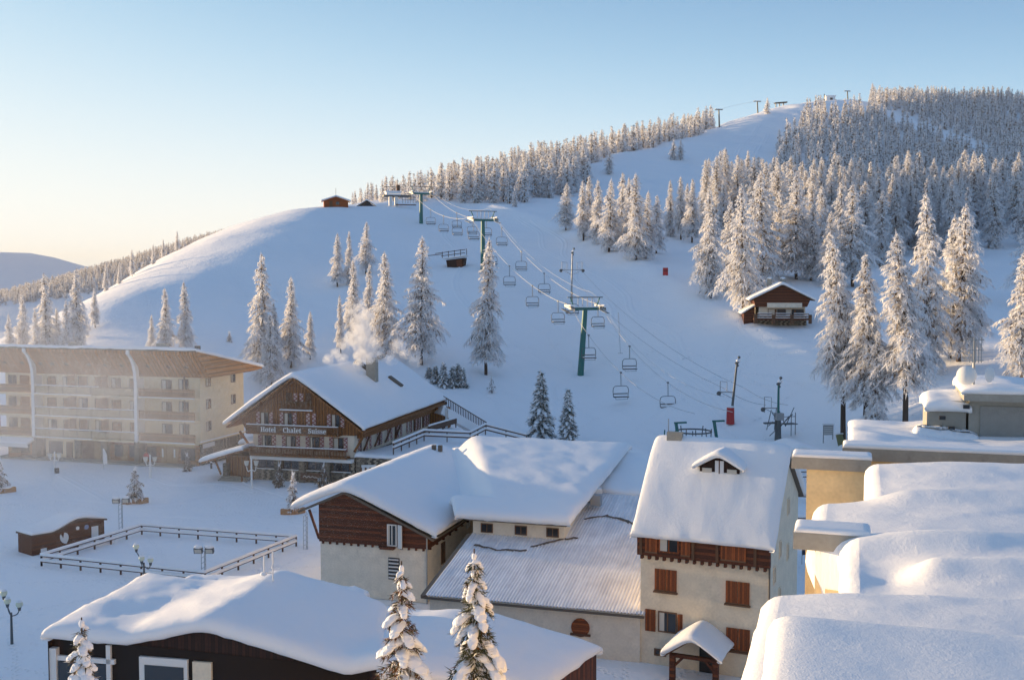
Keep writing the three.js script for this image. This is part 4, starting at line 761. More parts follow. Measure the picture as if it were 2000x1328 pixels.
  const dish = part(mast, 'dish', new THREE.SphereGeometry(0.42, 16, 8, 0, 6.3, 0, 0.9).rotateX(Math.PI / 2).translate(3.75, 18.75, -40.15), M.trimWhite); part(mast, 'panel_antenna', merge([0, 1, 2, 3, 4].map(k => gbox([3.85 + k * 0.09, 19.6, -40.0], [0.03, 0.85, 0.03])).concat([0, 1, 2].map(k => gbox([4.03, 19.25 + k * 0.35, -40.0], [0.5, 0.03, 0.03])))), M.galv, 'stuff'); part(mast, 'dish', new THREE.SphereGeometry(0.36, 16, 8, 0, 6.3, 0, 0.9).rotateX(Math.PI / 2).rotateY(0.9).translate(4.3, 18.8, -40.1), M.trimWhite);
}
// ================================================================ long apartment block on the left
const font = await new FontLoader().loadAsync('fonts/droid/droid_serif_bold.typeface.json');
const fontSans = await new FontLoader().loadAsync('fonts/droid/droid_sans_bold.typeface.json');
function lettering(parent, text, f, size, depth, mat, pos, squash = 1) { const g = new TextGeometry(text, { font: f, size, depth, curveSegments: 3 }); g.scale(squash, 1, 1); g.computeBoundingBox(); const b = g.boundingBox; g.translate(-(b.max.x + b.min.x) / 2, -(b.max.y + b.min.y) / 2, 0); const m = part(parent, 'lettering', g, mat); m.position.set(...pos); return m; }
{
  const g = frameOf('apartment_building', 'long four storey apartment block with brown sloping soffit, balconies and shops below', 'building', -69.3, 138.2, -36.7, 128.5), w = g.w, x0 = 6.3, D = 9.8;
  M.paleWall = std({ color: lin(0.92, 0.78, 0.54), map: rep(stuccoC, 1 / 3), roughness: 0.95 });
  box(g, 'wall', M.paleWall, [(x0 + w) / 2, 6.6, -D / 2], [w - x0, 7.7, D]);
  box(g, 'stone_base', M.stone, [(x0 + w) / 2, 1.38, -D / 2 - 0.2], [w - x0 - 0.1, 2.76, D - 0.3]);
  box(g, 'base_ledge', M.paleWall, [w - 0.2, 2.72, -D / 2 + 0.1], [0.9, 0.16, D + 0.6]); part(g, 'ledge_snow', capGeo(V(w + 0.15, 2.84, 0.3), V(w + 0.15, 2.84, -D - 0.2), 0.26, 0.16), M.snow);
  // mono-pitch roof: high over the balconies, falling to the back
  const prof = [[0.02, 10.4], [2.7, 13.3], [2.7, 13.72], [-12.2, 10.8], [-12.2, 10.6], [-9.8, 10.45]];
  const rg = prism(prof.map(([z, y]) => [-z, y]), x0 - 3.2, w + 1.3); rg.rotateY(Math.PI / 2); part(g, 'sloping_soffit', rg, M.soffit);
  box(g, 'roof_edge', M.roofEdge, [(x0 - 3.2 + w + 1.3) / 2, 13.76, 2.74], [w + 4.5 - x0, 0.2, 0.14]);
  blanket(g, 'roof_snow', [[x0 - 3.2, 2.75], [w + 1.35, 2.75], [w + 1.35, -12.3], [x0 - 3.2, -12.3]], (x, z) => lerp(13.74, 10.82, (2.7 - z) / 14.9), 0.4, { step: 0.7, rough: 0.4, roll: 0.7 });
  box(g, 'roof_vent', M.concrete, [15.8, 13.9, -1.2], [1.4, 0.7, 0.8]); box(g, 'roof_vent', M.concrete, [28.2, 13.9, -1.2], [1.3, 0.8, 0.8]); box(g, 'roof_vent', M.roofEdge, [32.6, 13.6, -1.8], [0.5, 0.9, 0.5]);
  for (const px of [7.4, 10, 12.6, 14.4, 16.4, 19.7, 21.9, 24.2, 27.8, 30.6, 33]) { const q = part(g, 'soffit_light', new THREE.CylinderGeometry(0.26, 0.26, 0.1, 14).rotateX(Math.PI / 2 + 0.83), M.beam); q.position.set(px, 11.75, 1.27); }
  // white fins curving out to the roof edge
  for (const fx of [11.6, 26.2]) { const s = new THREE.Shape(); s.moveTo(0, 2.7); s.lineTo(1.55, 2.7); s.lineTo(1.5, 9.6); s.quadraticCurveTo(1.55, 12.4, 2.95, 13.25); s.lineTo(2.9, 13.7); s.quadraticCurveTo(1.0, 12.9, 0.95, 10.2); s.lineTo(0, 10.2); const e = new THREE.ExtrudeGeometry(s, { depth: 0.42, bevelEnabled: false, curveSegments: 12 }); e.rotateY(-Math.PI / 2); e.translate(fx + 0.21, 0, 0); part(g, 'curved_fin', e, M.trimWhite); box(g, 'pier', M.stone, [fx, 1.35, 0.75], [0.6, 2.7, 1.5]); }
  const glow = std({ color: lin(0.16, 0.12, 0.08), roughness: 0.25 });
  [2.75, 5.4, 8.05].forEach((y, f) => {
    // slabs
    for (const [a, b, z] of [[x0, 11.4, 1.45], [11.8, 26, 1.45], [26.4, w, 1.3]]) { box(g, 'balcony_slab', M.paleWall, [(a + b) / 2, y - 0.08, z / 2], [b - a, 0.2, z]); }
    // middle railing: pale panels on posts with a snow line
    box(g, 'railing_panel', std({ color: lin(0.40, 0.31, 0.18), roughness: 0.6 }), [18.9, y + 0.52, 1.4], [14.1, 0.72, 0.05]);
    box(g, 'handrail', M.frame, [18.9, y + 1.0, 1.4], [14.1, 0.07, 0.09]);
    for (let k = 0; k <= 7; k++) box(g, 'railing_post', M.frame, [11.9 + k * 2, y + 0.5, 1.42], [0.06, 1.0, 0.08]);
    part(g, 'railing_snow', capGeo(V(11.9, y + 1.07, 1.4), V(f === 2 ? 21 : 26, y + 1.07, 1.4), 0.16, 0.13), M.snow); part(g, 'slab_snow', capGeo(V(11.9, y + 0.02, 1.5), V(f === 1 ? 26 : 20, y + 0.02, 1.5), 0.16, 0.13), M.snow);
    // timber railings left and right
    for (const [a, b, z] of [[x0, 11.4, 1.42], [26.5, w + 0.05, 1.28]]) { slats(g, 'railing_boards', M.woodHoney, a + 0.06, b - 0.06, y + 0.1, y + 0.98, z, 0.2, 0.15); box(g, 'handrail', M.woodHoney, [(a + b) / 2, y + 1.02, z], [b - a, 0.09, 0.12]); }
    part(g, 'slab_snow', capGeo(V(26.6, y + 0.02, 1.36), V(w, y + 0.02, 1.36), 0.16, 0.12), M.snow);
    const wy = y + 1.45;
    [13.2, 15.5, 17.75, 20.1, 22.5, 25.0].forEach((x, k) => { const door = k === 2 || k === 3; const m = win(g, [x, door ? y + 1.1 : wy, 0.03], 1.3, door ? 2.1 : 1.2, { frame: M.frame, pane: (k + f) % 3 ? M.woodHoney : M.glass, curtain: (k + f) % 3 ? 0 : 0.35 }); });
    for (const x of [16.6, 21.25]) box(g, 'partition', M.woodHoney, [x, y + 1.2, 0.65], [0.12, 2.3, 1.2]);
    win(g, [29.5, wy, 0.03], 1.35, 1.2, { frame: M.frame, curtain: f ? 0.4 : 0.2 }); win(g, [31.8, y + 1.1, 0.03], 1.3, 2.1, { frame: M.frame, curtain: 0.3 });
    win(g, [7.4, wy, 0.03], 1.2, 1.2, { frame: M.frame }); box(g, 'door', M.woodHoney, [9.2, y + 1.05, 0.03], [1.4, 2.0, 0.08]);
    box(g, 'corner_post', M.woodHoney, [x0 + 0.1, y + 1.3, 1.3], [0.16, 2.6, 0.16]); box(g, 'corner_post', M.frame, [w - 1.35, y + 1.3, 1.2], [0.12, 2.6, 0.12]);
    for (const z of [-1.7, -7.3]) if (!(f === 0 && z < -5)) win(g, [w + 0.02, y + 1.75, z], 1.0, 1.15, { rotY: Math.PI / 2, frame: M.frame, curtain: 0.3 });
  });
  // shops
  const sh = std({ color: lin(0.34, 0.22, 0.10), roughness: 0.7 });
  box(g, 'shop_front', sh, [9, 1.2, 0.1], [4.6, 2.4, 0.3]); box(g, 'shop_glass', M.glass, [8.6, 1.3, 0.27], [2.6, 1.6, 0.05]); box(g, 'shop_board', M.planter, [10.6, 1.1, 0.28], [0.9, 1.9, 0.06]);
  const aw = box(g, 'awning', M.trimWhite, [9, 2.35, 1.5], [5.4, 0.1, 2.6], [0.32, 0, 0]); box(aw, 'valance', M.trimWhite, [0, -0.22, 1.3], [5.4, 0.4, 0.06]); blanket(g, 'awning_snow', [[6.4, 2.7], [11.6, 2.7], [11.6, 0.4], [6.4, 0.4]], (x, z) => 2.42 - (z - 1.5) * 0.33, 0.16, { step: 0.4, roll: 0.5 });
  box(g, 'shop_front', M.paleWall, [14.4, 1.3, 0.1], [4.2, 2.6, 0.3]); box(g, 'shop_glass', M.glass, [13.8, 1.35, 0.27], [2.0, 1.5, 0.05]); box(g, 'door', M.frame, [15.8, 1.05, 0.28], [0.9, 2.1, 0.06]);
  box(g, 'passage', M.frame, [18.9, 1.2, 0.05], [2.6, 2.4, 0.3]); box(g, 'passage_door', sh, [19.8, 1.1, 0.22], [0.9, 2.2, 0.06]); box(g, 'pier', M.stone, [17.2, 1.3, 0.3], [0.8, 2.6, 0.6]); box(g, 'pier', M.stone, [21, 1.3, 0.3], [0.8, 2.6, 0.6]);
  const shop = box(g, 'shop_front', M.woodHoney, [23.8, 1.15, 0.1], [4.4, 2.3, 0.3]); box(shop, 'shop_glass', M.glass, [-0.9, 0.2, 0.18], [1.2, 1.4, 0.05]); box(shop, 'shop_glass', M.glass, [1.2, 0.2, 0.18], [1.3, 1.4, 0.05]); box(shop, 'door', sh, [-0.1, -0.05, 0.18], [0.8, 2.0, 0.05]);
  const sign = box(g, 'shop_sign', std({ color: lin(0.30, 0.08, 0.05), roughness: 0.6 }), [23.9, 2.5, 0.35], [4.3, 0.5, 0.18]); lettering(sign, 'MARKET', fontSans, 0.3, 0.03, M.trimWhite, [-0.5, 0, 0.1], 1.2);
  box(g, 'shop_front', M.woodHoney, [30.2, 1.2, 0.1], [7.2, 2.4, 0.3]); box(g, 'fascia', std({ color: lin(0.5, 0.38, 0.16), roughness: 0.7 }), [30.1, 2.35, 0.3], [6.4, 0.34, 0.2]); box(g, 'shop_glass', M.glass, [27.4, 1.25, 0.27], [1.3, 1.5, 0.05]); box(g, 'shop_glass', M.glass, [32.4, 1.3, 0.27], [1.9, 1.4, 0.05]);
  for (const x of [29.1, 29.9, 30.7]) box(g, 'door', sh, [x, 1.05, 0.28], [0.72, 2.1, 0.06]); for (const x of [29.0, 30.6]) box(g, 'poster', M.trimWhite, [x, 1.35, 0.33], [0.22, 1.0, 0.02]);
  const board = box(g, 'shop_sign', M.trimWhite, [w + 0.05, 2.25, -1.6], [0.12, 0.5, 2.4]); box(g, 'side_window', M.glass, [w - 0.02, 1.2, -1.8], [0.1, 1.3, 1.4]);
  box(g, 'entrance_step', M.concrete, [20, 0.08, 1.1], [27, 0.16, 2.0]);
}
// ================================================================ chalet hotel
M.chevron = std({ map: (() => { const t = tex(64, (u, v) => { const k = Math.floor(v * 4), f = v * 4 - k, up = k % 2 ? u : 1 - u, b = (f + up * 0.8) % 1; return b < 0.46 ? [214, 206, 200] : [128, 20, 24]; }, true); t.repeat.set(1 / 0.42, 1 / 0.9); return t; })(), roughness: 0.7 });
{
  const g = frameOf('chalet_hotel', 'big timber chalet hotel with red and white chevron shutters and broad snowy gable', 'hotel', -28.4, 119.5, -16.85, 116.5), w = g.w, L = 26, ax = 5.6, ay = 11.45, sl = 0.70, roofY = x => ay - sl * Math.abs(x - ax);
  box(g, 'stone_floor', M.stone, [w / 2, 1.45, -L / 2], [w, 2.9, L]);
  box(g, 'white_floor', M.white, [w / 2, 4.15, -L / 2], [w - 0.02, 2.5, L]);
  part(g, 'timber_gable', prism([[-0.15, 5.3], [w + 0.15, 5.3], [w + 0.9, roofY(w + 0.9) - 0.1], [ax, ay - 0.1], [-1.3, roofY(-1.3) - 0.1], [-0.8, 5.6]], -L, 0.2), M.woodHotel);
  // roof
  for (const s of [0, 1]) { const xe = s ? w + 1.7 : -2.3, b = boxG(Math.hypot(xe - ax, roofY(xe) - ay), 0.2, L + 2.6); b.rotateZ(Math.atan2(ay - roofY(xe), ax - xe) + (s ? Math.PI : 0)); b.translate((xe + ax) / 2, (roofY(xe) + ay) / 2, 1.7 - (L + 2.6) / 2); part(g, 'roof', b, M.woodHotel); }
  blanket(g, 'roof_snow', [[-2.4, 1.8], [w + 1.8, 1.8], [w + 1.6, -L - 0.8], [-2.4, -L - 0.8]], (x, z) => ay + 0.2 - sl * Math.sqrt((x - ax) ** 2 + 0.3) + 0.3 , 0.55, { step: 0.55, rough: 0.22 });
  const ch = box(g, 'chimney', M.concrete, [ax + 3.2, 11.1, -13], [1.2, 3.2, 0.9]); 
  box(g, 'skylight', M.roofEdge, [ax + 1.3, 11.6, -14.5], [1.9, 0.4, 1.0], [0, 0, -0.6]); box(g, 'skylight', M.roofEdge, [ax + 4.4, 9.4, -17.5], [2.0, 0.5, 0.8], [0, 0, -0.6]); box(g, 'skylight', M.roofEdge, [ax + 0.5, 12.1, -23], [0.5, 0.4, 4.2], [0, 0.2, 0]);
  const shut = (x, y, h, z = 0.28) => box(g, 'shutter', M.chevron, [x, y, z], [0.42, h, 0.06]);
  // white floor windows
  [1.7, 4.55, 7.35, 10.1].forEach((x, k) => { win(g, [x, 4.25, 0.03], 1.15, 1.55, { frame: M.frame, curtain: k % 2 ? 0.5 : 0.2 }); shut(x - 0.85, 4.25, 1.6, 0.06); shut(x + 0.85, 4.25, 1.6, 0.06); });
  // timber floor windows
  [1.55, 4.35, 7.05, 9.9].forEach((x, k) => { if (k === 2) { shut(x - 0.35, 6.85, 1.4); shut(x + 0.35, 6.85, 1.4); } else { win(g, [x, 6.85, 0.23], 1.0, 1.4, { frame: M.frame, curtain: 0.4 }); shut(x - 0.78, 6.85, 1.4); shut(x + 0.78, 6.85, 1.4); } });
  shut(ax - 0.35, 9.1, 1.2); shut(ax + 0.35, 9.1, 1.2); for (const s of [-1, 1]) box(g, 'panel', M.beam, [ax + s * 1.15, 9.15, 0.24], [0.7, 1.2, 0.06]);
  // balconies
  const balcony = (xa, xb, y, z, snow, mat = M.woodHotel) => { box(g, 'balcony_floor', M.woodHotel, [(xa + xb) / 2, y, z / 2], [xb - xa, 0.16, z]); slats(g, 'railing_boards', mat, xa + 0.05, xb - 0.05, y + 0.1, y + 0.86, z - 0.05, 0.17, 0.12); box(g, 'handrail', M.frame, [(xa + xb) / 2, y + 0.9, z - 0.05], [xb - xa, 0.08, 0.1]); for (let k = 0; k <= 6; k++) box(g, 'railing_post', M.frame, [lerp(xa, xb, k / 6), y + 0.45, z], [0.1, 0.95, 0.1]); if (snow) part(g, 'railing_snow', capGeo(V(xa, y + 0.97, z - 0.05), V(xb, y + 0.97, z - 0.05), 0.16, 0.12), M.snow); };
  balcony(-0.1, 10.6, 5.36, 1.35, true); balcony(0.2, w - 0.5, 2.98, 1.2, true); balcony(ax - 1.7, ax + 1.7, 7.95, 0.9, false);
  part(g, 'slab_snow', capGeo(V(ax - 1.9, 7.95, 0.95), V(ax + 1.9, 7.95, 0.95), 0.22, 0.16), M.snow);
  box(g, 'sign_board', M.frame, [5.3, 5.82, 1.36], [8.2, 0.78, 0.06]);
  lettering(g, 'Hotel', font, 0.52, 0.05, M.trimWhite, [2.55, 5.84, 1.4], 0.92); lettering(g, 'Chalet', font, 0.52, 0.05, M.trimWhite, [5.35, 5.84, 1.4], 0.92); lettering(g, 'Suisse', font, 0.52, 0.05, M.trimWhite, [8.25, 5.84, 1.4], 0.92);
  for (const x of [3.95, 6.8]) box(g, 'sign_dash', M.woodHoney, [x, 5.84, 1.42], [0.3, 0.1, 0.05]);
  box(g, 'white_band', M.trimWhite, [w / 2, 2.62, 0.5], [w, 0.36, 0.7]);
  for (const x of [3.1, 6.0, 8.9]) box(g, 'stone_pier', M.stone, [x, 1.35, 0.28], [0.7, 2.7, 0.56]);
  [1.6, 4.55, 7.45, 10.4].forEach(x => { win(g, [x, 1.95, 0.03], 2.0, 1.15, { frame: M.beam, sill: M.trimWhite }); });
  box(g, 'sign_plate', M.beam, [7.2, 0.75, 0.6], [2.6, 0.8, 0.08]); part(g, 'sign_script', tube([0, 1, 2, 3, 4, 5, 6, 7, 8, 9].map(k => V(6.2 + k * 0.22, 0.68 + (k % 2 ? 0.14 : 0) - 0.1 * (k > 6 ? 1 : 0), 0.66)), 0.03, 40, 4), M.trimWhite);
  // right flank: timber upper storey, white lower storey with braces and shutters
  box(g, 'flank_timber', M.woodHotel, [w + 0.32, 5.65, -L / 2 - 0.4], [0.6, 1.5, L - 0.6]);
  for (let k = 0; k < 13; k++) { const z = -1.6 - k * 1.9; if (k % 2 === 0 || k > 8) { const s = box(g, 'shutter', M.chevron, [w + 0.64, 5.9, z], [0.05, 0.75, 0.42]); } }
  for (let k = 0; k < 22; k++) { const z = -1.2 - k * 1.08; if (k % 3 === 1 && k < 12) part(g, 'brace', beam(V(w + 0.1, 3.3, z), V(w + 0.6, 4.9, z - 0.5), 0.16, 0.16), M.beam); else if (k % 3 !== 1) box(g, 'shutter', M.chevron, [w + 0.06, 4.05, z], [0.06, 1.5, 0.44]); if (k % 5 === 0 || k > 15) box(g, 'timber_panel', M.wood, [w + 0.03, 4.1, z - 0.4], [0.06, 1.7, 0.5]); }
  box(g, 'rear_porch', M.woodHotel, [w + 1.2, 4.2, -L + 0.5], [2.4, 2.6, 1.4]); box(g, 'porch_post', M.trimWhite, [w + 2.3, 4.2, -L + 1.3], [0.25, 2.6, 0.2]);
  for (const [x, d2] of [[-0.1, -1], [w + 0.1, 1]]) part(g, 'eave_brace', beam(V(x, 3.6, 0.3), V(x + d2 * 1.2, 5.4, 0.6), 0.2, 0.2), M.woodHotel);
  // entrance porch on the left
  box(g, 'porch_wall', M.woodHotel, [-1.6, 1.3, -1.2], [3.2, 2.6, 3.0]); box(g, 'porch_stone', M.stone, [-3.0, 0.9, 0.6], [0.5, 1.8, 0.6]);
  part(g, 'porch_brace', beam(V(-3.4, 0.6, 1.0), V(-4.1, 2.4, 1.2), 0.18, 0.18), M.woodHotel); part(g, 'porch_post', bar(V(-0.4, 0, 1.9), V(-0.4, 2.6, 1.9), 0.1), M.woodHotel);
  const pr = boxG(6.2, 0.22, 5.4); pr.rotateZ(0.3); pr.translate(-2.0, 2.95, -0.2); part(g, 'porch_roof', pr, M.woodHotel);
  blanket(g, 'porch_snow', [[-5.0, 2.5], [0.0, 2.5], [0.0, -2.8], [-5.0, -2.8]], (x, z) => 3.1 + (x + 2) * 0.3, 0.5, { step: 0.35 });
  blanket(g, 'awning_snow', [[-3.4, -3.4], [-0.2, -3.4], [-0.2, -6.5], [-3.4, -6.5]], () => 3.4, 0.6, { step: 0.35 }); box(g, 'rear_porch', M.woodHotel, [-1.7, 1.7, -5], [3, 3.4, 2.8]);
  for (let k = 0; k < 3; k++) box(g, 'step', M.concrete, [-1.6, 0.1 + k * 0.14, 1.7 - k * 0.35], [3.4, 0.14, 0.5]);
}
{ // raised stone terrace on the hotel's right
  const g = thing('stone_terrace', 'raised stone walled terrace deep in snow beside the hotel flank', 'terrace');
  const a = at(694, 886, 116.2), b = at(772, 890, 117), c = at(1022, 872, 130), d = at(872, 832, 143), f = spline([a, b, c, d, at(830, 862, 126), at(800, 865, 126)]);
  blanket(g, 'terrace_snow', [[a.x, a.z], [b.x, b.z], [c.x, c.z], [d.x, d.z]], (x, z) => f(x, z) - 0.35, 0.4, { step: 0.5, rough: 0.6 });
  const wall = (p, q) => part(g, 'stone_wall', (() => { const n = 12, pos = [], uv = [], idx = [], len = p.distanceTo(q); for (let i = 0; i <= n; i++) { const x = lerp(p.x, q.x, i / n), z = lerp(p.z, q.z, i / n) - 0.15, y = f(x, z) - 0.3; pos.push(x, -1, z, x, y, z, x, y, z - 0.5); uv.push(i / n * len, -1, i / n * len, y, i / n * len, y + 0.5); if (i < n) for (const k of [0, 1]) { const s = i * 3 + k; idx.push(s, s + 3, s + 1, s + 1, s + 3, s + 4); } } const m = new THREE.BufferGeometry(); m.setAttribute('position', new THREE.Float32BufferAttribute(pos, 3)); m.setAttribute('uv', new THREE.Float32BufferAttribute(uv, 2)); m.setIndex(idx); m.computeVertexNormals(); return m; })(), M.stone);
  wall(a, b); wall(b, c);
  const pan = at(716, 915, 116.6); box(g, 'wall_board', M.trimWhite, [pan.x, 1.7, pan.z + 0.1], [2.0, 0.9, 0.08]); for (const k of [0, 1, 2]) box(g, 'board_print', M.frame, [pan.x - 0.6 + k * 0.5, 1.6, pan.z + 0.16], [0.2, 0.55, 0.02]);
}
function railFence(name, label, category, pts, h, { mat = M.rail, spacing = 2, rails = 2, snow = true, group, rw = 0.09, rh = 0.16 } = {}) {   // pts: foot points
  const g = thing(name, label, category, [0, 0, 0], 0, group);
  for (let i = 0; i < pts.length - 1; i++) {
    const a = pts[i], b = pts[i + 1], len = a.distanceTo(b), n = Math.max(1, Math.round(len / spacing));
    for (let k = 0; k <= n; k++) if (k < n || i === pts.length - 2) { const p = a.clone().lerp(b, k / n); part(g, 'post', gbox([p.x, p.y + h / 2 - 0.1, p.z], [0.12, h + 0.2, 0.12]), mat); }
    for (let r = 0; r < rails; r++) { const y = h * (1 - r * 0.5) - 0.04, off = V(0, y, 0), o = V(0, 0, 0.09), p = a.clone().add(off).add(o), q = b.clone().add(off).add(o); part(g, 'rail', beam(p, q, rw, rh), mat); if (snow) part(g, 'rail_snow', capGeo(p.clone().add(V(0, rh / 2 + 0.05, 0)), q.clone().add(V(0, rh / 2 + 0.05, 0)), 0.24, 0.26), M.snow); }
  }
  return g;
}
railFence('terrace_railing', 'dark railing with snow pillows zigzagging round the hotel terrace', 'railing', [at(768, 884, 117.2), at(828, 858, 125), at(918, 862, 125), at(948, 846, 128), at(1028, 866, 129)], 1.0, { spacing: 2.2, rw: 0.12, rh: 0.2 });
railFence('terrace_edge_beam', 'snow topped dark wall along the flank of the hotel', 'wall', [at(838, 848, 126), at(890, 832, 135)], 0.7, { spacing: 6, rails: 1, rh: 0.6, rw: 0.3 });
{ // picket railing of the snowed-in stair behind the hotel
  const g = thing('stair_railing', 'picket railing running down the snowy ramp behind the hotel', 'railing'), a = at(866, 790, 141), b = at(950, 826, 146); a.y = Math.max(a.y, ground(a.x, a.z) + 0.2); b.y = ground(b.x, b.z);
  const l = [], n = 26; for (let i = 0; i <= n; i++) { const p = a.clone().lerp(b, i / n); l.push(gbox([p.x, p.y + 0.5, p.z], [0.1, 1.1, 0.06])); } part(g, 'pickets', merge(l), M.rail, 'stuff'); part(g, 'handrail', beam(a.clone().add(V(0, 1.05, 0)), b.clone().add(V(0, 1.05, 0)), 0.1, 0.1), M.rail);
  part(g, 'ramp_snow', beam(a.clone().add(V(-0.6, -0.5, 0.9)), b.clone().add(V(-0.6, -0.3, 0.9)), 1.6, 1.1), M.snow);
}
// ================================================================ chairlift
const LX = new THREE.Vector2(-0.305, 0.952), LP = new THREE.Vector2(0.952, 0.305);     // uphill along the line and across it (x, d)
const lineTurn = Math.atan2(0.305, 0.952);        // a thing's -z then runs uphill
const towers = [[1133, 738, 175, 580], [943, 0, 228, 412], [822, 437, 290, 364]].map(([px, bpy, d, tpy]) => { const t = at(px + (bpy === 738 ? 10 : 0), tpy, d); return { x: t.x, z: t.z, top: t.y, base: ground(t.x, t.z) }; });
const HALF = 2.6;
const towerLabels = ['nearest green chairlift tower, leaning slightly, with a wide crossarm', 'middle green chairlift tower rising behind the lone larch', 'topmost green chairlift tower near the crest'];
towers.forEach((t, k) => {
  const g = thing('lift_tower', towerLabels[k], 'lift tower', [t.x, t.base - 0.3, t.z], lineTurn, 'green chairlift towers'), h = t.top - t.base + 0.3;
  part(g, 'column', bar(V(k === 0 ? -0.75 : 0, 0, 0), V(0, h - 2.0, 0), 0.52, 0.4, 14), M.green);
  box(g, 'crossarm', M.green, [0, h - 1.9, 0], [2 * HALF - 0.6, 0.42, 0.5]);
  for (const s of [-1, 1]) {
    part(g, 'gantry_leg', beam(V(s * 1.9, h - 1.7, 0), V(s * 2.5, h - 0.1, 0), 0.16, 0.16), M.green);
    const b = box(g, 'sheave_beam', M.galv, [s * HALF, h - 1.75, 0], [0.2, 0.35, 4.6], [0.16, 0, 0]);
    for (let q = 0; q < 6; q++) { const wl = part(b, 'sheave', new THREE.CylinderGeometry(0.26, 0.26, 0.14, 12).rotateZ(Math.PI / 2), M.steel); wl.position.set(0.0, 0.2, -2 + q * 0.8); }
    part(g, 'sheave_snow', capGeo(V(s * HALF, h - 1.35, 2), V(s * HALF, h - 1.35, -2), 0.42, 0.3), M.snow);
    box(g, 'catwalk', M.steel, [s * (HALF + 0.55), h - 2.25, 0], [0.5, 0.06, 4.0], [0.16, 0, 0]);
  }
  box(g, 'gantry_beam', M.steel, [0, h - 0.05, 0], [6.0, 0.16, 0.16]); part(g, 'arm_snow', capGeo(V(-2.3, h - 1.62, 0), V(2.3, h - 1.62, 0), 0.5, 0.3), M.snow);
  part(g, 'gantry_braces', merge([-1.2, -0.4, 0.4, 1.2].map(x => bar(V(x, h - 1.7, 0), V(x, h - 0.1, 0), 0.05))), M.galv, 'stuff');
  const ladder = []; for (let q = 0; q < h - 2.5; q += 0.5) ladder.push(gbox([0.0, q, -0.62], [0.45, 0.05, 0.05])); ladder.push(gbox([-0.22, (h - 2) / 2, -0.62], [0.05, h - 2, 0.05]), gbox([0.22, (h - 2) / 2, -0.62], [0.05, h - 2, 0.05])); if (k) part(g, 'ladder', merge(ladder), M.steel, 'stuff');
});
// rope lines, one on each side of the towers
const bottomEnd = (() => { const d = 134, x = towers[0].x + (175 - d) * 0.32; return V(x, 5.6, -d); })(), topEnd = (() => { const p = at(772, 377, 322); return p; })();
const lineAt = s => [bottomEnd, ...towers.map(t => V(t.x, t.top - 1.45, t.z)), topEnd].map(p => p.clone().add(V(LP.x * HALF * s, 0, -LP.y * HALF * s)));
const ropePts = s => { const P = lineAt(s), out = []; for (let i = 0; i < P.length - 1; i++) for (let k = 0; k < 10; k++) { const f = k / 10, p = P[i].clone().lerp(P[i + 1], f); p.y -= [3.2, 2.6, 2.4, 0.4][i] * 4 * f * (1 - f); out.push(p); } out.push(P[P.length - 1]); return out; };
[-1, 1].forEach(s => { const g = part(scene, numbered('haul_rope'), tube(ropePts(s), 0.04, 160, 5), M.rope); g.userData = { label: s < 0 ? 'chairlift rope on the left side of the towers' : 'chairlift rope on the right side of the towers', category: 'cable', group: 'chairlift ropes' }; });
{ const g = part(scene, numbered('comms_cable'), tube(ropePts(1).map(p => p.clone().add(V(-HALF * 0.4, 1.9, 0))), 0.025, 160, 4), M.rope); g.userData = { label: 'thin cable strung over the crossarms of the chairlift towers', category: 'cable' }; }
const chairProto = (() => {
  const g = new THREE.Group(); g.name = 'lift_chair'; g.userData = { category: 'lift chair' };
  part(g, 'hanger', merge([bar(V(0, 0, 0), V(0, -1.9, 0.1), 0.05), gbox([0, 0, 0], [0.16, 0.2, 0.5])]), M.steel);
  part(g, 'frame', merge([tube([V(-1.1, -3.4, 0), V(-1.14, -2.4, 0), V(-0.95, -2.0, 0), V(0, -1.9, 0), V(0.95, -2.0, 0), V(1.14, -2.4, 0), V(1.1, -3.4, 0)], 0.05, 30, 6), tube([V(-1.1, -3.4, 0), V(-1.1, -3.5, 0.3), V(-1.05, -3.4, 0.5)], 0.04, 6, 5), tube([V(1.1, -3.4, 0), V(1.1, -3.5, 0.3), V(1.05, -3.4, 0.5)], 0.04, 6, 5)]), M.steel);
  part(g, 'seat', gbox([0, -3.42, 0.22], [2.15, 0.12, 0.5]), M.dark); part(g, 'backrest', gbox([0, -3.0, -0.05], [2.1, 0.14, 0.06]), M.steel);
  part(g, 'seat_snow', capGeo(V(-1.0, -3.33, 0.24), V(1.0, -3.33, 0.24), 0.4, 0.13), M.snow); part(g, 'footrest', merge([bar(V(-0.9, -3.75, 0.5), V(0.9, -3.75, 0.5), 0.03), bar(V(-0.9, -3.75, 0.5), V(-0.9, -3.4, 0.3), 0.03), bar(V(0.9, -3.75, 0.5), V(0.9, -3.4, 0.3), 0.03)]), M.steel);
  return g;
})();
const chairsAt = { '-1': [1213, 1150, 1090, 1040, 995, 960, 925, 893, 866, 841], '1': [1305, 1230, 1168, 1118, 1063, 1018, 980, 950, 922, 892] };
const nth = ['lowest', 'second', 'third', 'fourth', 'fifth', 'sixth', 'seventh', 'eighth', 'ninth', 'topmost'];
for (const s of [-1, 1]) {
  const P = ropePts(s);
  chairsAt[s].forEach((px, k) => {
    for (let i = 0; i < P.length - 1; i++) { const a = view(P[i])[0], b = view(P[i + 1])[0]; if ((a - px) * (b - px) <= 0) { const p = P[i].clone().lerp(P[i + 1], (px - a) / (b - a)); place(chairProto, p, lineTurn + 0.05 * ((k % 3) - 1), 1, `${nth[k]} empty chair from the bottom on the ${s < 0 ? 'left' : 'right'} chairlift rope`, 'empty lift chairs'); break; } }
  });
}
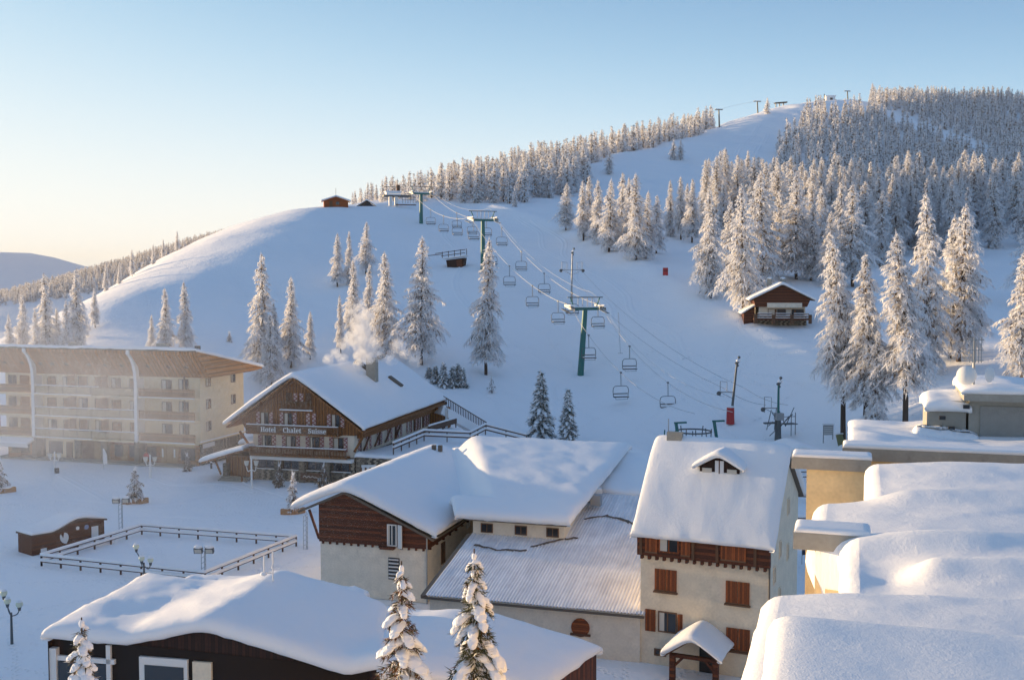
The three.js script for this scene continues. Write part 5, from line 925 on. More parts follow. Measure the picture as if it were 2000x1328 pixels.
{ // drive frame of the bottom station, seen over the house ridge
  const p = V(bottomEnd.x, ground(bottomEnd.x, bottomEnd.z), bottomEnd.z), g = thing('lift_station', 'steel loading station frame showing above the tall house ridge', 'lift station', [p.x - 2, p.y, p.z], lineTurn);
  for (const x of [-2.6, 2.6]) { part(g, 'leg', beam(V(x + 0.5, 0, 0), V(x - 0.3, 4.6, 0), 0.3, 0.3), M.green); box(g, 'top_arm', M.green, [x + 0.3, 4.6, 0], [1.6, 0.2, 0.3]); }
  part(g, 'drive_frame', merge([0, 1, 2, 3, 4, 5, 6].map(k => bar(V(-2.2 + k * 0.7, 2.2, R(-0.5, 0.5)), V(-2.0 + k * 0.7 + R(-0.4, 0.4), R(3.4, 4.4), 0), 0.06)).concat([gbox([0, 2.2, 0], [5.6, 0.25, 1.2]), gbox([0, 1.2, 0], [0.8, 2.4, 0.8])])), M.steel, 'stuff'); part(g, 'wheel', new THREE.TorusGeometry(2.2, 0.1, 6, 30).rotateX(Math.PI / 2).translate(0, 3.3, -1), M.steel); part(g, 'side_post', bar(V(-4.6, 0, 0), V(-4.4, 3.8, 0), 0.08), M.green);
  blanket(g, 'station_snow', [[-2.4, 0.6], [2.4, 0.6], [2.4, -0.6], [-2.4, -0.6]], () => 2.35, 0.25, { step: 0.3, roll: 0.4 });
}
{ // top station on the plateau
  const p = topEnd.clone(); const gy = ground(p.x, p.z); const g = thing('lift_station', 'snow crusted top station of the chairlift on the plateau', 'lift station', [p.x, gy - 0.2, p.z], lineTurn);
  for (const x of [-1.5, 0.2]) box(g, 'column', M.trimWhite, [x, 1.6, 0], [0.9, 3.4, 0.9]); box(g, 'deck', M.steel, [0.5, 3.4, -1], [8, 0.5, 3]); box(g, 'machine_hood', M.frost, [-0.8, 4.0, 0], [4.2, 0.9, 2.4]); box(g, 'mast', M.beam, [0.8, 5.4, 0], [0.9, 2.2, 0.9]); box(g, 'gantry_beam', M.steel, [0, 5.9, 0.4], [7, 0.16, 0.16]); part(g, 'railing', merge([0, 1, 2, 3, 4, 5].map(k => bar(V(2 + k * 0.8, 1.2, 0.5), V(2 + k * 0.8, 3.4, 0.5), 0.06)).concat([gbox([4, 2.3, 0.5], [4.4, 0.1, 0.1])])), M.steel, 'stuff');
  blanket(g, 'hood_snow', [[-3, 1.3], [1.4, 1.3], [1.4, -1.4], [-3, -1.4]], () => 4.42, 0.35, { step: 0.4 }); box(g, 'low_beam', M.beam, [3, 0.8, 0.6], [6, 0.3, 0.3]);
}
{ // timber hut on the crest
  const p = at(656, 402, 304); p.y = ground(p.x, p.z) - 0.2; const g = thing('wooden_hut', 'small orange timber hut on the snow crest', 'hut', [p.x, p.y, p.z], 0.2);
  part(g, 'wall', prism([[-3.3, 0], [3.3, 0], [3.3, 1.9], [0, 3.0], [-3.3, 1.9]], -5, 0), std({ map: rep(plankT(8, [140, 66, 26], [190, 100, 46], false, 33), 1 / 1.4), roughness: 0.8 }));
  blanket(g, 'roof_snow', [[-4, 0.6], [4, 0.6], [4, -5.6], [-4, -5.6]], x => 3.1 - 0.33 * Math.abs(x), 0.35, { step: 0.5 }); box(g, 'window', M.glass, [0.4, 1.2, 0.03], [1.0, 0.8, 0.06]); part(g, 'mast', bar(V(0, 3, -1), V(0, 5.4, -1), 0.06), M.steel); box(g, 'door', M.beam, [-1.4, 0.95, 0.03], [0.9, 1.8, 0.06]);
}
{ const p = at(716, 404, 318); p.y = ground(p.x, p.z); const g = thing('snowed_in_roof', 'low dark hut roof almost buried in snow beside the crest hut', 'hut', [p.x, p.y, p.z], 0.1); part(g, 'wall', prism([[-2.6, -0.5], [2.6, -0.5], [0, 1.7]], -4, 0), M.dark); blanket(g, 'roof_snow', [[-3.2, 0.4], [3.2, 0.4], [3.2, -4.4], [-3.2, -4.4]], x => 1.75 - 0.62 * Math.abs(x), 0.3, { step: 0.5 }); }
{ // unused hang platform with a tilted cabin
  const p = onGround(890, 522); const g = thing('timber_platform', 'tilted timber platform with rails over a dark snowed-in cabin on the slope', 'platform', [p.x, p.y, p.z], -0.15);
  part(g, 'cabin', prism([[-1.6, -0.6], [1.7, -0.2], [2.0, 2.0], [-2.0, 1.5]], -2, 0.5), M.woodDark); part(g, 'deck', gbox([-0.2, 2.1, -0.8], [5.0, 0.25, 3.2], [0, 0, 0.13]), M.frost); for (const y of [2.7, 3.3]) part(g, 'rail', gbox([-0.4 - (y < 3 ? 0 : 0.6), y, 0.8], [y < 3 ? 5.2 : 6.6, 0.14, 0.1], [0, 0, 0.13]), M.rail); for (let k = 0; k < 5; k++) box(g, 'post', M.rail, [-2.7 + k * 1.3, 2.6 + k * 0.16, 0.8], [0.12, 1.3, 0.12]); part(g, 'boom', gbox([-4.4, 2.6, 0.6], [3.2, 0.14, 0.14], [0, 0, 0.1]), M.rail); box(g, 'front_board', M.wood, [0.9, 0.8, 0.55], [1.2, 1.6, 0.1], [0, 0, 0.1]);
}
// ================================================================ drag lift pylons
function dragPylon(px, footPy, topPy, label, opt) {
  const p = onGround(px, footPy), [, , f] = view(p), h = (footPy - topPy) * f / FOCAL; const g = thing('drag_lift_pylon', label, 'lift pylon', [p.x, p.y - 0.2, p.z], 0.3, 'drag lift pylons');
  part(g, 'mast', bar(V(0, 0, 0), V(opt.lean * h, h - 0.6, 0), 0.2, 0.13, 8), opt.mat);
  part(g, 'head', merge([gbox([opt.lean * h, h - 0.5, 0], [0.5, 0.25, 0.3], [0, 0, 0.5]), bar(V(opt.lean * h + 0.1, h - 0.9, 0), V(opt.lean * h + 0.3, h + 0.2, 0), 0.05), new THREE.IcosahedronGeometry(0.2, 1).translate(opt.lean * h + 0.3, h + 0.2, 0), new THREE.IcosahedronGeometry(0.18, 1).translate(opt.lean * h + 0.1, h - 0.9, 0)]), M.steel);
  part(g, 'head_snow', new THREE.IcosahedronGeometry(0.28, 1).scale(1.2, 0.7, 1).translate(opt.lean * h + 0.2, h - 0.25, 0), M.snow);
  const ay = opt.armAt * h; for (const s of opt.arms) { const x0 = opt.lean * ay; part(g, 'arm', merge([beam(V(x0, ay, 0), V(x0 + s * 2.4, ay + 0.1, 0), 0.12, 0.12), beam(V(x0, ay - 0.9, 0), V(x0 + s * 1.9, ay, 0), 0.07, 0.07), bar(V(x0 + s * 2.0, ay - 0.5, 0), V(x0 + s * 2.0, ay + 1.5, 0), 0.05), bar(V(x0 + s * 2.0, ay + 1.5, 0), V(x0 + s * 1.0, ay + 1.4, 0), 0.04), bar(V(x0 + s * 1.0, ay + 1.4, 0), V(x0 + s * 1.0, ay, 0), 0.04)]), M.galv); const wl = part(g, 'sheave', new THREE.CylinderGeometry(0.3, 0.3, 0.14, 12).rotateX(Math.PI / 2).translate(x0 + s * 2.2, ay - 0.1, 0), M.steel); }
  if (opt.pad) { part(g, 'crash_pad', new THREE.CylinderGeometry(0.5, 0.55, 2.2, 14).translate(0, 1.3, 0), M.red); part(g, 'pad_snow', new THREE.SphereGeometry(0.5, 12, 6).scale(1, 0.4, 1).translate(0.03, 2.45, 0), M.snow); }
  if (opt.gear) { part(g, 'platform_gear', merge([0, 1, 2, 3, 4, 5, 6, 7, 8].map(k => bar(V(R(-1.6, 1.8), R(1, 2.6), R(-0.6, 0.6)), V(R(-1.8, 2.2), R(2.6, 4.6), R(-0.6, 0.6)), 0.05)).concat([gbox([1.6, 2.4, 0], [1.8, 0.1, 1.2]), gbox([1.6, 3.3, 0], [1.8, 0.07, 0.07]), gbox([2.5, 2.2, 0], [0.07, 3.2, 0.07]), gbox([1.9, 2.2, 0], [0.07, 2.8, 0.07]), gbox([-1.2, 2.6, 0], [1.6, 0.2, 0.5])])), M.steel, 'stuff'); box(g, 'motor', M.galv, [0, 3.4, 0.2], [1.0, 0.9, 0.8]); part(g, 'mast_base', bar(V(0, 0, 0), V(0, 3.2, 0), 0.45, 0.35, 10), M.steel); }
  return V(p.x + opt.lean * h, p.y + ay, p.z);
}
const da = dragPylon(1520, 862, 738, 'drag lift pylon with ladders and motor gear near the roofs', { lean: 0, arms: [-1], armAt: 0.55, mat: M.green, gear: true });
const db = dragPylon(1427, 828, 698, 'slim drag lift pylon with a red crash pad at its foot', { lean: 0.1, arms: [-1], armAt: 0.5, mat: M.steel, pad: true });
const dc = dragPylon(1116, 590, 486, 'drag lift pylon on the slope above the nearest chairlift tower', { lean: 0.02, arms: [-1, 1], armAt: 0.62, mat: M.galv });
for (const off of [-1.6, 1.2]) { const P = [da, db, dc].map(p => p.clone().add(V(off, 0.2, 0))), pts = []; for (let i = 0; i < 2; i++) for (let k = 0; k < 8; k++) { const q = P[i].clone().lerp(P[i + 1], k / 8); q.y -= 4 * (i ? 2.2 : 0.4) * (k / 8) * (1 - k / 8); pts.push(q); } pts.push(P[2]); const m = part(scene, numbered('drag_lift_cable'), tube(pts, 0.02, 90, 4), M.steel); m.userData = { label: off < 0 ? 'drag lift cable on the side of the pylon arms' : 'drag lift cable on the piste side of the pylons', category: 'cable', group: 'drag lift cables' }; }
for (const [px, py, t] of [[1208, 690, 610], [1290, 728, 678]]) { const a = at(px, t, 178), b = at(px + 4, py, 177); const m = part(scene, numbered('hanging_tow_bar'), merge([bar(a, b, 0.025), bar(b.clone().add(V(-0.4, 0, 0)), b.clone().add(V(0.4, 0, 0)), 0.03)]), M.steel); m.userData = { label: px < 1250 ? 'thin tow bar hanging right of the nearest chairlift tower' : 'lower thin tow bar hanging above the open piste', category: 'tow bar', group: 'hanging tow bars' }; }
// red crash pad on the piste edge
{ const p = onGround(1300, 537); const g = thing('crash_pad', 'small red crash pad standing alone at the piste edge', 'crash pad', [p.x, p.y, p.z]); part(g, 'pad', gbox([0, 0.65, 0], [0.95, 1.5, 0.6]), M.red); part(g, 'snow_cap', capGeo(V(-0.45, 1.42, 0), V(0.45, 1.42, 0), 0.5, 0.2), M.snow); part(g, 'strap', gbox([0, 0.8, 0.31], [0.97, 0.12, 0.03]), M.dark); }
// ================================================================ chalet among the larches
{
  const p = onGround(1524, 636); const g = thing('forest_chalet', 'timber gabled chalet with white storey and balcony among the larches', 'chalet', [p.x, p.y - 0.5, p.z], -0.12);
  box(g, 'base', M.stone, [0, 0.9, -3.5], [8.2, 2.0, 7]); box(g, 'white_storey', M.white, [0.3, 2.6, -3.5], [7.2, 2.0, 7]);
  part(g, 'timber_gable', prism([[-3.9, 3.5], [4.1, 3.5], [4.6, 4.7], [0.2, 6.9], [-4.2, 4.7]], -7, 0.6), M.wood); box(g, 'white_band', M.white, [0.6, 3.75, 0.64], [5.4, 0.75, 0.1]);
  blanket(g, 'roof_snow', [[-4.9, 1.3], [5.3, 1.3], [5.3, -7.8], [-4.9, -7.8]], x => 7.1 - 0.5 * Math.abs(x - 0.2), 0.4, { step: 0.4 });
  for (const s of [-1, 1]) { const b = boxG(5.6, 0.16, 8.6); b.rotateZ(-s * 0.463); b.translate(0.2 + s * 2.5, 5.75, -3.2); part(g, 'roof', b, M.beam); }
  const wn = win(g, [0.9, 2.6, 0.04], 5.6, 1.1, { frame: M.frame, curtain: 0.25 }); for (const x of [-1.6, 1.4]) box(wn, 'mullion', M.beam, [x, 0, 0.04], [0.3, 1.1, 0.06]); box(wn, 'curtain', M.curtain, [0.4, 0, 0.01], [0.9, 1.0, 0.02]);
  box(g, 'balcony_floor', M.wood, [0.2, 1.55, 0.9], [8.8, 0.2, 2.0]); for (let k = 0; k < 4; k++) { box(g, 'post', M.beam, [-4.0 + k * 2.8, 1.6, 1.85], [0.5, 1.4, 0.2]); if (k < 3) for (const y of [1.7, 2.05, 2.4]) { box(g, 'balcony_board', M.beam, [-2.6 + k * 2.8, y, 1.85], [2.4, 0.16, 0.08]); part(g, 'board_snow', capGeo(V(-3.7 + k * 2.8, y + 0.1, 1.87), V(-1.5 + k * 2.8, y + 0.1, 1.87), 0.14, 0.1), M.snow); } }
  part(g, 'lean_to', prism([[-5.6, 0.5], [-3.9, 0.5], [-3.9, 3.5], [-5.6, 2.4]], -6, -0.4), M.wood); blanket(g, 'lean_to_snow', [[-6, 0], [-3.9, 0], [-3.9, -6.3], [-6, -6.3]], x => 2.6 + (x + 5.6) * 0.62, 0.3, { step: 0.4 });
  for (const x of [-1.2, 0.9]) { box(g, 'chimney', M.concrete, [x, 7.3, -4.5], [0.7, 1.3, 0.7]); part(g, 'chimney_snow', new THREE.SphereGeometry(0.45, 10, 6).scale(1, 0.5, 1).translate(x, 8.0, -4.5), M.snow); }
}
// ================================================================ lift masts and huts on the far skyline
function farTower(px, topPy, d, h, label) { const p = at(px, topPy, d), y = ground(p.x, p.z), g = thing('skyline_lift_tower', label, 'lift tower', [p.x, y - 0.3, p.z], 0.2, 'lift towers on the far skyline'); const H2 = p.y - y + 0.3; part(g, 'column', bar(V(0, 0, 0), V(-0.5, H2, 0), 0.55, 0.42, 8), M.steel); part(g, 'crossarm', gbox([-0.5, H2, 0], [5.2, 0.5, 0.5]), M.steel); part(g, 'arm_snow', capGeo(V(-2.8, H2 + 0.35, 0), V(1.8, H2 + 0.35, 0), 0.6, 0.4), M.snow); return V(p.x, p.y, p.z); }
const ta = farTower(1406, 214, 694, 10, 'lone lift tower at the end of the skyline wood'), tb = farTower(1481, 198, 745, 7, 'lift tower just below the frosted summit tree'), tc = farTower(1657, 178, 850, 9, 'lift tower poking out of the summit wood');
{ const m = part(scene, numbered('skyline_rope'), tube([at(1290, 262, 600), ta, tb, at(1525, 202, 790)], 0.06, 60, 4), M.rope); m.userData = { label: 'lift rope between the towers on the far skyline', category: 'cable' }; }
{ const p = at(1520, 203, 785), y = ground(p.x, p.z), g = thing('summit_station', 'dark flat lift station beside the frosted summit tree', 'lift station', [p.x, y - 0.2, p.z], 0.1); box(g, 'canopy', M.dark, [2, 2.8 + (p.y - y) * 0.2, 0], [9, 0.8, 3], [0, 0, 0.08]); for (const x of [-1.5, 1.2, 4]) box(g, 'column', M.galv, [x, 1.4, 0], [0.7, 3, 0.7]); part(g, 'canopy_snow', capGeo(V(-2, 3.1, 0), V(6, 3.8, 0), 1.2, 0.7), M.snow); }
{ const p = at(1622, 190, 850), y = ground(p.x, p.z), g = thing('summit_station', 'pale snow covered lift hut on the round summit', 'lift station', [p.x, y - 0.2, p.z], 0); box(g, 'wall', M.frost, [0, 1.5, 0], [7, 3, 4]); box(g, 'mast', M.dark, [-4.4, 3, 0], [0.5, 4, 0.5]); box(g, 'opening', M.dark, [0.5, 1.1, 2.03], [2, 1.6, 0.08]); blanket(g, 'roof_snow', [[-4, 2.2], [4, 2.2], [4, -2.2], [-4, -2.2]], () => 3, 0.9, { step: 0.8 }); }
// ================================================================ the village square
const flat = (px, py) => { const p = level(px, py, 0); p.y = ground(p.x, p.z); return p; };
const rinkL = flat(80, 1104), rinkT = flat(276, 1042), rinkR = flat(578, 1066), rinkB = flat(400, 1140);
railFence('rink_fence', 'two rail fence round the snowed-over square rink', 'fence', [rinkL, rinkT, rinkR, rinkB, rinkL], 0.85, { spacing: 1.9, rh: 0.13, rw: 0.08 });
{ // painted shed by the rink
  const a = flat(62, 1085), b = flat(203, 1056), g = frameOf('rink_shed', 'low brown rink shed with a sweeping top and a painted white mitten', 'shed', a.x, -a.z, b.x, -b.z), w = g.w;
  const outline = [[0, -0.2], [w, -0.2], [w, 1.75], [w * 0.62, 2.15], [w * 0.28, 1.45], [0, 1.5]];
  const q = std({ map: rep(plankT(8, [84, 44, 20], [128, 72, 34], false, 41), 1 / 1.4), roughness: 0.8 });
  part(g, 'wall', prism(outline, -2.2, 0), q);
  const cap = (x0, y0, x1, y1) => part(g, 'roof_edge', beam(V(x0, y0 + 0.06, -1.1), V(x1, y1 + 0.06, -1.1), 2.5, 0.12), M.rail);
  const seg = [[-0.1, 1.5, w * 0.28, 1.45], [w * 0.28, 1.45, w * 0.62, 2.17], [w * 0.62, 2.17, w + 0.2, 1.73]];
  const rot = (x0, y0, x1, y1) => { const L = Math.hypot(x1 - x0, y1 - y0), b2 = boxG(L, 0.12, 2.5); b2.rotateZ(Math.atan2(y1 - y0, x1 - x0)); b2.translate((x0 + x1) / 2, (y0 + y1) / 2 + 0.06, -1.1); part(g, 'roof_edge', b2, M.rail); };
  seg.forEach(s => rot(...s)); const top = spline([V(0, 1.5, 0), V(w * 0.28, 1.47, 0), V(w * 0.45, 1.83, 0), V(w * 0.62, 2.17, 0), V(w, 1.75, 0), V(0, 1.5, -2.2), V(w * 0.62, 2.17, -2.2), V(w, 1.75, -2.2)]);
  blanket(g, 'roof_snow', [[0, 0.0], [w, 0.0], [w, -2.3], [0, -2.3]], (x, z) => top(x, z) + 0.1, 0.3, { step: 0.3 });
  box(g, 'door', M.trimWhite, [w * 0.86, 0.75, 0.04], [0.6, 1.3, 0.06]); box(g, 'door_panel', M.beam, [w * 0.95, 0.8, 0.04], [0.4, 1.4, 0.05]);
  const mit = new THREE.Shape(); mit.moveTo(0.1, -0.45); mit.bezierCurveTo(-0.5, -0.3, -0.5, 0.3, -0.35, 0.42); mit.lineTo(-0.15, 0.05); mit.lineTo(-0.05, 0.5); mit.bezierCurveTo(0.3, 0.5, 0.5, 0, 0.1, -0.45); const mg = part(g, 'painted_mitten', new THREE.ExtrudeGeometry(mit, { depth: 0.02, bevelEnabled: false }), M.trimWhite); mg.position.set(w * 0.44, 0.85, 0.01);
  box(g, 'painted_patch', M.trimWhite, [w * 0.15, 0.25, 0.012], [0.5, 0.3, 0.02]); part(g, 'painted_ball', new THREE.CylinderGeometry(0.16, 0.16, 0.02, 14).rotateX(Math.PI / 2).translate(w * 0.62, 1.5, 0.015), M.trimWhite); part(g, 'painted_ball', new THREE.CylinderGeometry(0.2, 0.2, 0.02, 14).rotateX(Math.PI / 2).translate(w * 0.745, 1.45, 0.015), std({ color: lin(0.25, 0.3, 0.45) })); box(g, 'step', M.snow, [w * 0.83, 0.05, 0.6], [2.6, 0.3, 1.0]);
}
// lamps
function globeLamp(px, footPy, topPy, label, heads) { const p = flat(px, footPy), [, , f] = view(p), h = (footPy - topPy) * f / FOCAL, g = thing('globe_lamp', label, 'street lamp', [p.x, p.y - 0.1, p.z], R(-0.3, 0.3), 'globe street lamps'); part(g, 'post', bar(V(0, 0, 0), V(0, h * 0.62, 0), 0.09, 0.06, 8), M.steel); heads.forEach(([x, y]) => { part(g, 'arm', tube([V(0, h * 0.55, 0), V(x * 0.7, h * (y - 0.22), 0), V(x, h * (y - 0.14), 0)], 0.035, 10, 5), M.steel); const cap = part(g, 'holder', bar(V(x, h * (y - 0.15), 0), V(x, h * (y - 0.07), 0), 0.07, 0.13, 8), M.steel); part(cap, 'globe', new THREE.SphereGeometry(0.21, 14, 10).translate(x, h * (y - 0.03), 0), M.globe); part(cap, 'snow_cap', new THREE.SphereGeometry(0.2, 12, 6, 0, 6.3, 0, 1.2).translate(x, h * (y - 0.03) + 0.06, 0), M.snow); }); }
globeLamp(281, 1152, 1060, 'three globe lamp standing in front of the rink fence', [[-0.5, 1.0], [-0.15, 0.74], [0.45, 0.7]]);
globeLamp(22, 1258, 1152, 'three globe lamp close to the dark boarded building', [[-0.5, 1.0], [-0.25, 0.86], [0.6, 0.82]]);
function streetLamp(px, footPy, topPy, label) { const p = flat(px, footPy), [, , f] = view(p), h = (footPy - topPy) * f / FOCAL, g = thing('street_lamp', label, 'street lamp', [p.x, p.y - 0.1, p.z], 0.1, 'white two armed street lamps'); part(g, 'post', bar(V(0, 0, 0), V(0, h, 0), 0.12, 0.09, 8), M.trimWhite); for (const s of [-1, 1]) { const a = part(g, 'arm', tube([V(0, h * 0.62, 0), V(s * 0.35, h * 0.56, 0), V(s * 0.5, h * 0.7, 0)], 0.05, 10, 5), M.trimWhite); part(a, 'lantern', new THREE.CylinderGeometry(0.28, 0.16, 0.5, 10).translate(s * 0.5, h * 0.8, 0), M.curtain); } }
streetLamp(293, 934, 886, 'white lamp post in front of the right hand shops of the flats'); streetLamp(491, 954, 890, 'white lamp post beside the hotel entrance porch'); streetLamp(106, 922, 880, 'white lamp post in front of the awning shop');
function latticeMast(px, footPy, topPy, label, heads) { const p = flat(px, footPy), [, , f] = view(p), h = (footPy - topPy) * f / FOCAL, g = thing('floodlight_mast', label, 'floodlight', [p.x, p.y - 0.1, p.z], 0, 'floodlight masts round the rink'); const l = []; for (const [x, z] of [[-0.16, 0.1], [0.16, 0.1], [0, -0.16]]) l.push(bar(V(x, 0, z), V(x, h, z), 0.025, 0.025, 5)); for (let k = 0; k < h; k += 0.4) l.push(bar(V(-0.16, k, 0.1), V(0.16, k + 0.2, 0.1), 0.015, 0.015, 4), bar(V(0.16, k + 0.2, 0.1), V(0, k + 0.4, -0.16), 0.015, 0.015, 4)); part(g, 'lattice', merge(l), M.galv, 'stuff'); heads.forEach(([x, y]) => { const b = box(g, 'floodlight', M.steel, [x, h + y, 0], [0.62, 0.4, 0.3], [0.3, 0, 0]); box(b, 'lens', M.curtain, [0, 0, 0.16], [0.5, 0.3, 0.02]); part(g, 'lamp_snow', new THREE.SphereGeometry(0.34, 10, 6).scale(1, 0.45, 0.7).translate(x, h + y + 0.24, 0), M.snow); }); }
latticeMast(236, 1036, 976, 'paired floodlight mast behind the far corner of the rink', [[-0.4, 0.1], [0.45, 0.15]]); latticeMast(398, 1128, 1074, 'twin floodlight with snow caps over the near rail of the rink', [[-0.4, 0.12], [0.42, 0.12]]); latticeMast(597, 1072, 1004, 'lattice mast beside the gabled hall wall', []);
// planters and square trees
function clump(name, label, category, p, h, wdt, o) { const { crown, trunk } = larch(h, { branches: o.b ?? 70, twigs: o.t ?? 16, spread: wdt, bare: 0.05, droop: 0.6, white: o.white ?? 0.6, twigW: 0.14, twigL: o.len ?? 0.5 }); const g = thing(name, label, category, [p.x, p.y, p.z]); part(g, 'trunk', trunk, M.bark); part(g, 'crown', crown, o.mat ?? M.rime); return g; }
function planter(px, py, w, label) { const p = flat(px, py), g = thing('wooden_planter', label, 'planter', [p.x, p.y - 0.05, p.z], 0.35, 'boat shaped wooden planters'); const l = []; const s = new THREE.Shape(); s.moveTo(-w / 2, 0.1); s.quadraticCurveTo(0, -0.7, w / 2, 0.1); s.quadraticCurveTo(0, 0.75, -w / 2, 0.1); const e = new THREE.ExtrudeGeometry(s, { depth: 0.55, bevelEnabled: true, bevelSize: 0.05, bevelThickness: 0.05, bevelSegments: 1 }); e.rotateX(-Math.PI / 2); part(g, 'tub', e, M.planter); part(g, 'snow_fill', new THREE.SphereGeometry(w / 2 * 0.85, 18, 8).scale(1, 0.16, 0.42).translate(0, 0.55, -0.1), M.snow); return p; }
let pp = planter(263, 984, 2.4, 'boat shaped wooden planter behind the rink'); clump('planter_conifer', 'snow bowed conifer in the planter behind the rink', 'conifer', pp.clone().add(V(0, 0.5, 0)), 2.8, 0.42, { white: 0.72, b: 90, t: 22 });
pp = planter(2, 962, 2.6, 'wooden planter at the left edge of the square'); clump('planter_conifer', 'snowy bush in the planter at the left edge of the square', 'conifer', pp.clone().add(V(-0.2, 0.4, 0)), 2.9, 0.4, { white: 0.6, b: 80, t: 20 });
pp = planter(572, 1003, 2.2, 'wooden planter next to the gabled hall'); clump('planter_conifer', 'thin young conifer in the planter next to the hall', 'conifer', pp.clone().add(V(0, 0.3, 0)), 3.4, 0.24, { white: 0.8, b: 70, t: 14 });
const potShrub = (px, py, h, label) => { const p = flat(px, py); clump('potted_shrub', label, 'shrub', p, h, 0.3, { white: 0.25, b: 60, t: 16 }); };
potShrub(365, 921, 1.7, 'round clipped shrub in front of the right hand shop windows'); potShrub(545, 951, 2.2, 'dark shrub against the stone floor of the hotel'); potShrub(631, 952, 2.2, 'snowy pointed shrub by the right piers of the hotel'); potShrub(735, 938, 2.0, 'thin shrub in front of the stone terrace wall');
{ const p = flat(110, 925), g = thing('ground_sign', 'small dark folding sign lying in the square snow', 'sign', [p.x, p.y, p.z], 0.4); part(g, 'board', gbox([0, 0.3, 0], [0.5, 0.6, 0.05], [0.3, 0, 0]), M.dark); part(g, 'leg', gbox([0, 0.28, -0.25], [0.5, 0.6, 0.05], [-0.3, 0, 0]), M.dark); }
{ const p = flat(412, 916), g = thing('bollard', 'small dark bollard in the snow between the flats and hotel', 'bollard', [p.x, p.y, p.z]); part(g, 'post', new THREE.LatheGeometry([[0.01, 0.75], [0.1, 0.7], [0.13, 0.5], [0.09, 0.45], [0.12, 0]].map(q => new THREE.Vector2(...q)), 10), M.dark); part(g, 'snow_cap', new THREE.SphereGeometry(0.15, 10, 6).scale(1, 0.6, 1).translate(0, 0.75, 0), M.snow); }
{ const p = flat(32, 893), g = thing('crate_bin', 'orange bin standing under the white awning', 'bin', [p.x, p.y, p.z + 0.5]); part(g, 'bin_body', gbox([0, 0.4, 0], [1.2, 0.8, 0.7]), M.planter); part(g, 'lid', gbox([0, 0.84, 0], [1.3, 0.08, 0.8]), M.rail); }
{ const p = flat(203, 914), g = thing('totem_flag', 'white standing flag beside the middle shop pier', 'flag', [p.x, p.y, p.z + 0.4]); part(g, 'pole', bar(V(0, 0, 0), V(0, 2.4, 0), 0.03), M.galv); part(g, 'cloth', prism([[0, 0.5], [0.5, 0.6], [0.45, 1.7], [0.15, 2.4], [0, 2.4]], -0.01, 0.02), M.trimWhite); }
{ const p = at(262, 886, 129), g = thing('round_sign', 'small red round sign hanging by the shop lamp', 'sign', [p.x + 1.9, p.y, p.z + 1.6]); part(g, 'disc', new THREE.CylinderGeometry(0.32, 0.32, 0.06, 18).rotateX(Math.PI / 2), M.red); part(g, 'bracket', gbox([0, 0.25, -0.9], [0.05, 0.05, 1.9]), M.steel); }
// ================================================================ lane between the tall house and the terraces
{ const a = at(1566, 1012, 96), b = at(1602, 1012, 95); a.y = ground(a.x, a.z); b.y = ground(b.x, b.z); railFence('lane_fence', 'near rail fence in the lane behind the tall house', 'fence', [a.clone().add(V(-3, 0, 0)), b.clone().add(V(3, 0, 0))], 1.0, { spacing: 1.7, group: 'lane fences' }); }
{ const a = at(1560, 960, 108), b = at(1606, 960, 107); a.y = ground(a.x, a.z); b.y = ground(b.x, b.z); railFence('lane_fence', 'middle rail fence in the lane behind the tall house', 'fence', [a.clone().add(V(-3, 0, 0)), b.clone().add(V(3, 0, 0))], 1.1, { spacing: 2.2, group: 'lane fences' }); }
{ const a = at(1560, 935, 118), b = at(1606, 935, 117); a.y = ground(a.x, a.z); b.y = ground(b.x, b.z); railFence('lane_fence', 'far rail fence in the lane below the wooden kiosk', 'fence', [a.clone().add(V(-3, 0, 0)), b.clone().add(V(3, 0, 0))], 1.1, { spacing: 2.2, group: 'lane fences' }); }
{ const p = at(1562, 905, 124); p.y = ground(p.x, p.z); const g = thing('ticket_kiosk', 'brown wooden kiosk with a big snow cap behind the tall house', 'kiosk', [p.x, p.y, p.z], 0.1); part(g, 'wall', prism([[-2.4, -0.3], [2.4, -0.3], [2.4, 1.7], [0, 2.5], [-2.4, 1.7]], -4, 0), M.wood); part(g, 'hatch', gbox([0.3, 0.9, 0.05], [1.6, 0.8, 0.1]), M.dark); blanket(g, 'roof_snow', [[-3.2, 0.7], [3.2, 0.7], [3.2, -4.6], [-3.2, -4.6]], x => 2.65 - 0.33 * Math.sqrt(x * x + 0.2), 0.55, { step: 0.4 }); part(g, 'counter', gbox([0.3, 0.45, 0.3], [2, 0.08, 0.5]), M.beam); }
{ const p = at(1290, 900, 118); p.y = ground(p.x, p.z); const g = thing('snowed_in_shed', 'shed almost hidden under snow left of the tall house ridge', 'shed', [p.x - 2, p.y, p.z - 4], 0.2); part(g, 'wall', prism([[-3, -0.3], [3, -0.3], [3, 1.6], [0, 2.3], [-3, 1.6]], -4, 0), M.wood); blanket(g, 'roof_snow', [[-4, 0.8], [4, 0.8], [4, -5], [-4, -5]], x => 2.4 - 0.3 * Math.sqrt(x * x + 0.3), 0.6, { step: 0.4 }); }
{ const p = onGround(1618, 862), g = thing('notice_board', 'grey piste notice board standing beyond the roofs', 'notice board', [p.x, p.y - 0.2, p.z], 0.1); for (const x of [-0.6, 0.6]) box(g, 'post', M.galv, [x, 1.1, 0], [0.1, 2.4, 0.1]); box(g, 'board', M.galv, [0, 1.6, 0.03], [1.3, 1.2, 0.06]); for (let k = 0; k < 4; k++) box(g, 'plate', M.trimWhite, [0, 1.2 + k * 0.25, 0.07], [1.1, 0.12, 0.02]); part(g, 'snow_cap', capGeo(V(-0.7, 2.3, 0), V(0.7, 2.3, 0), 0.3, 0.25), M.snow); }
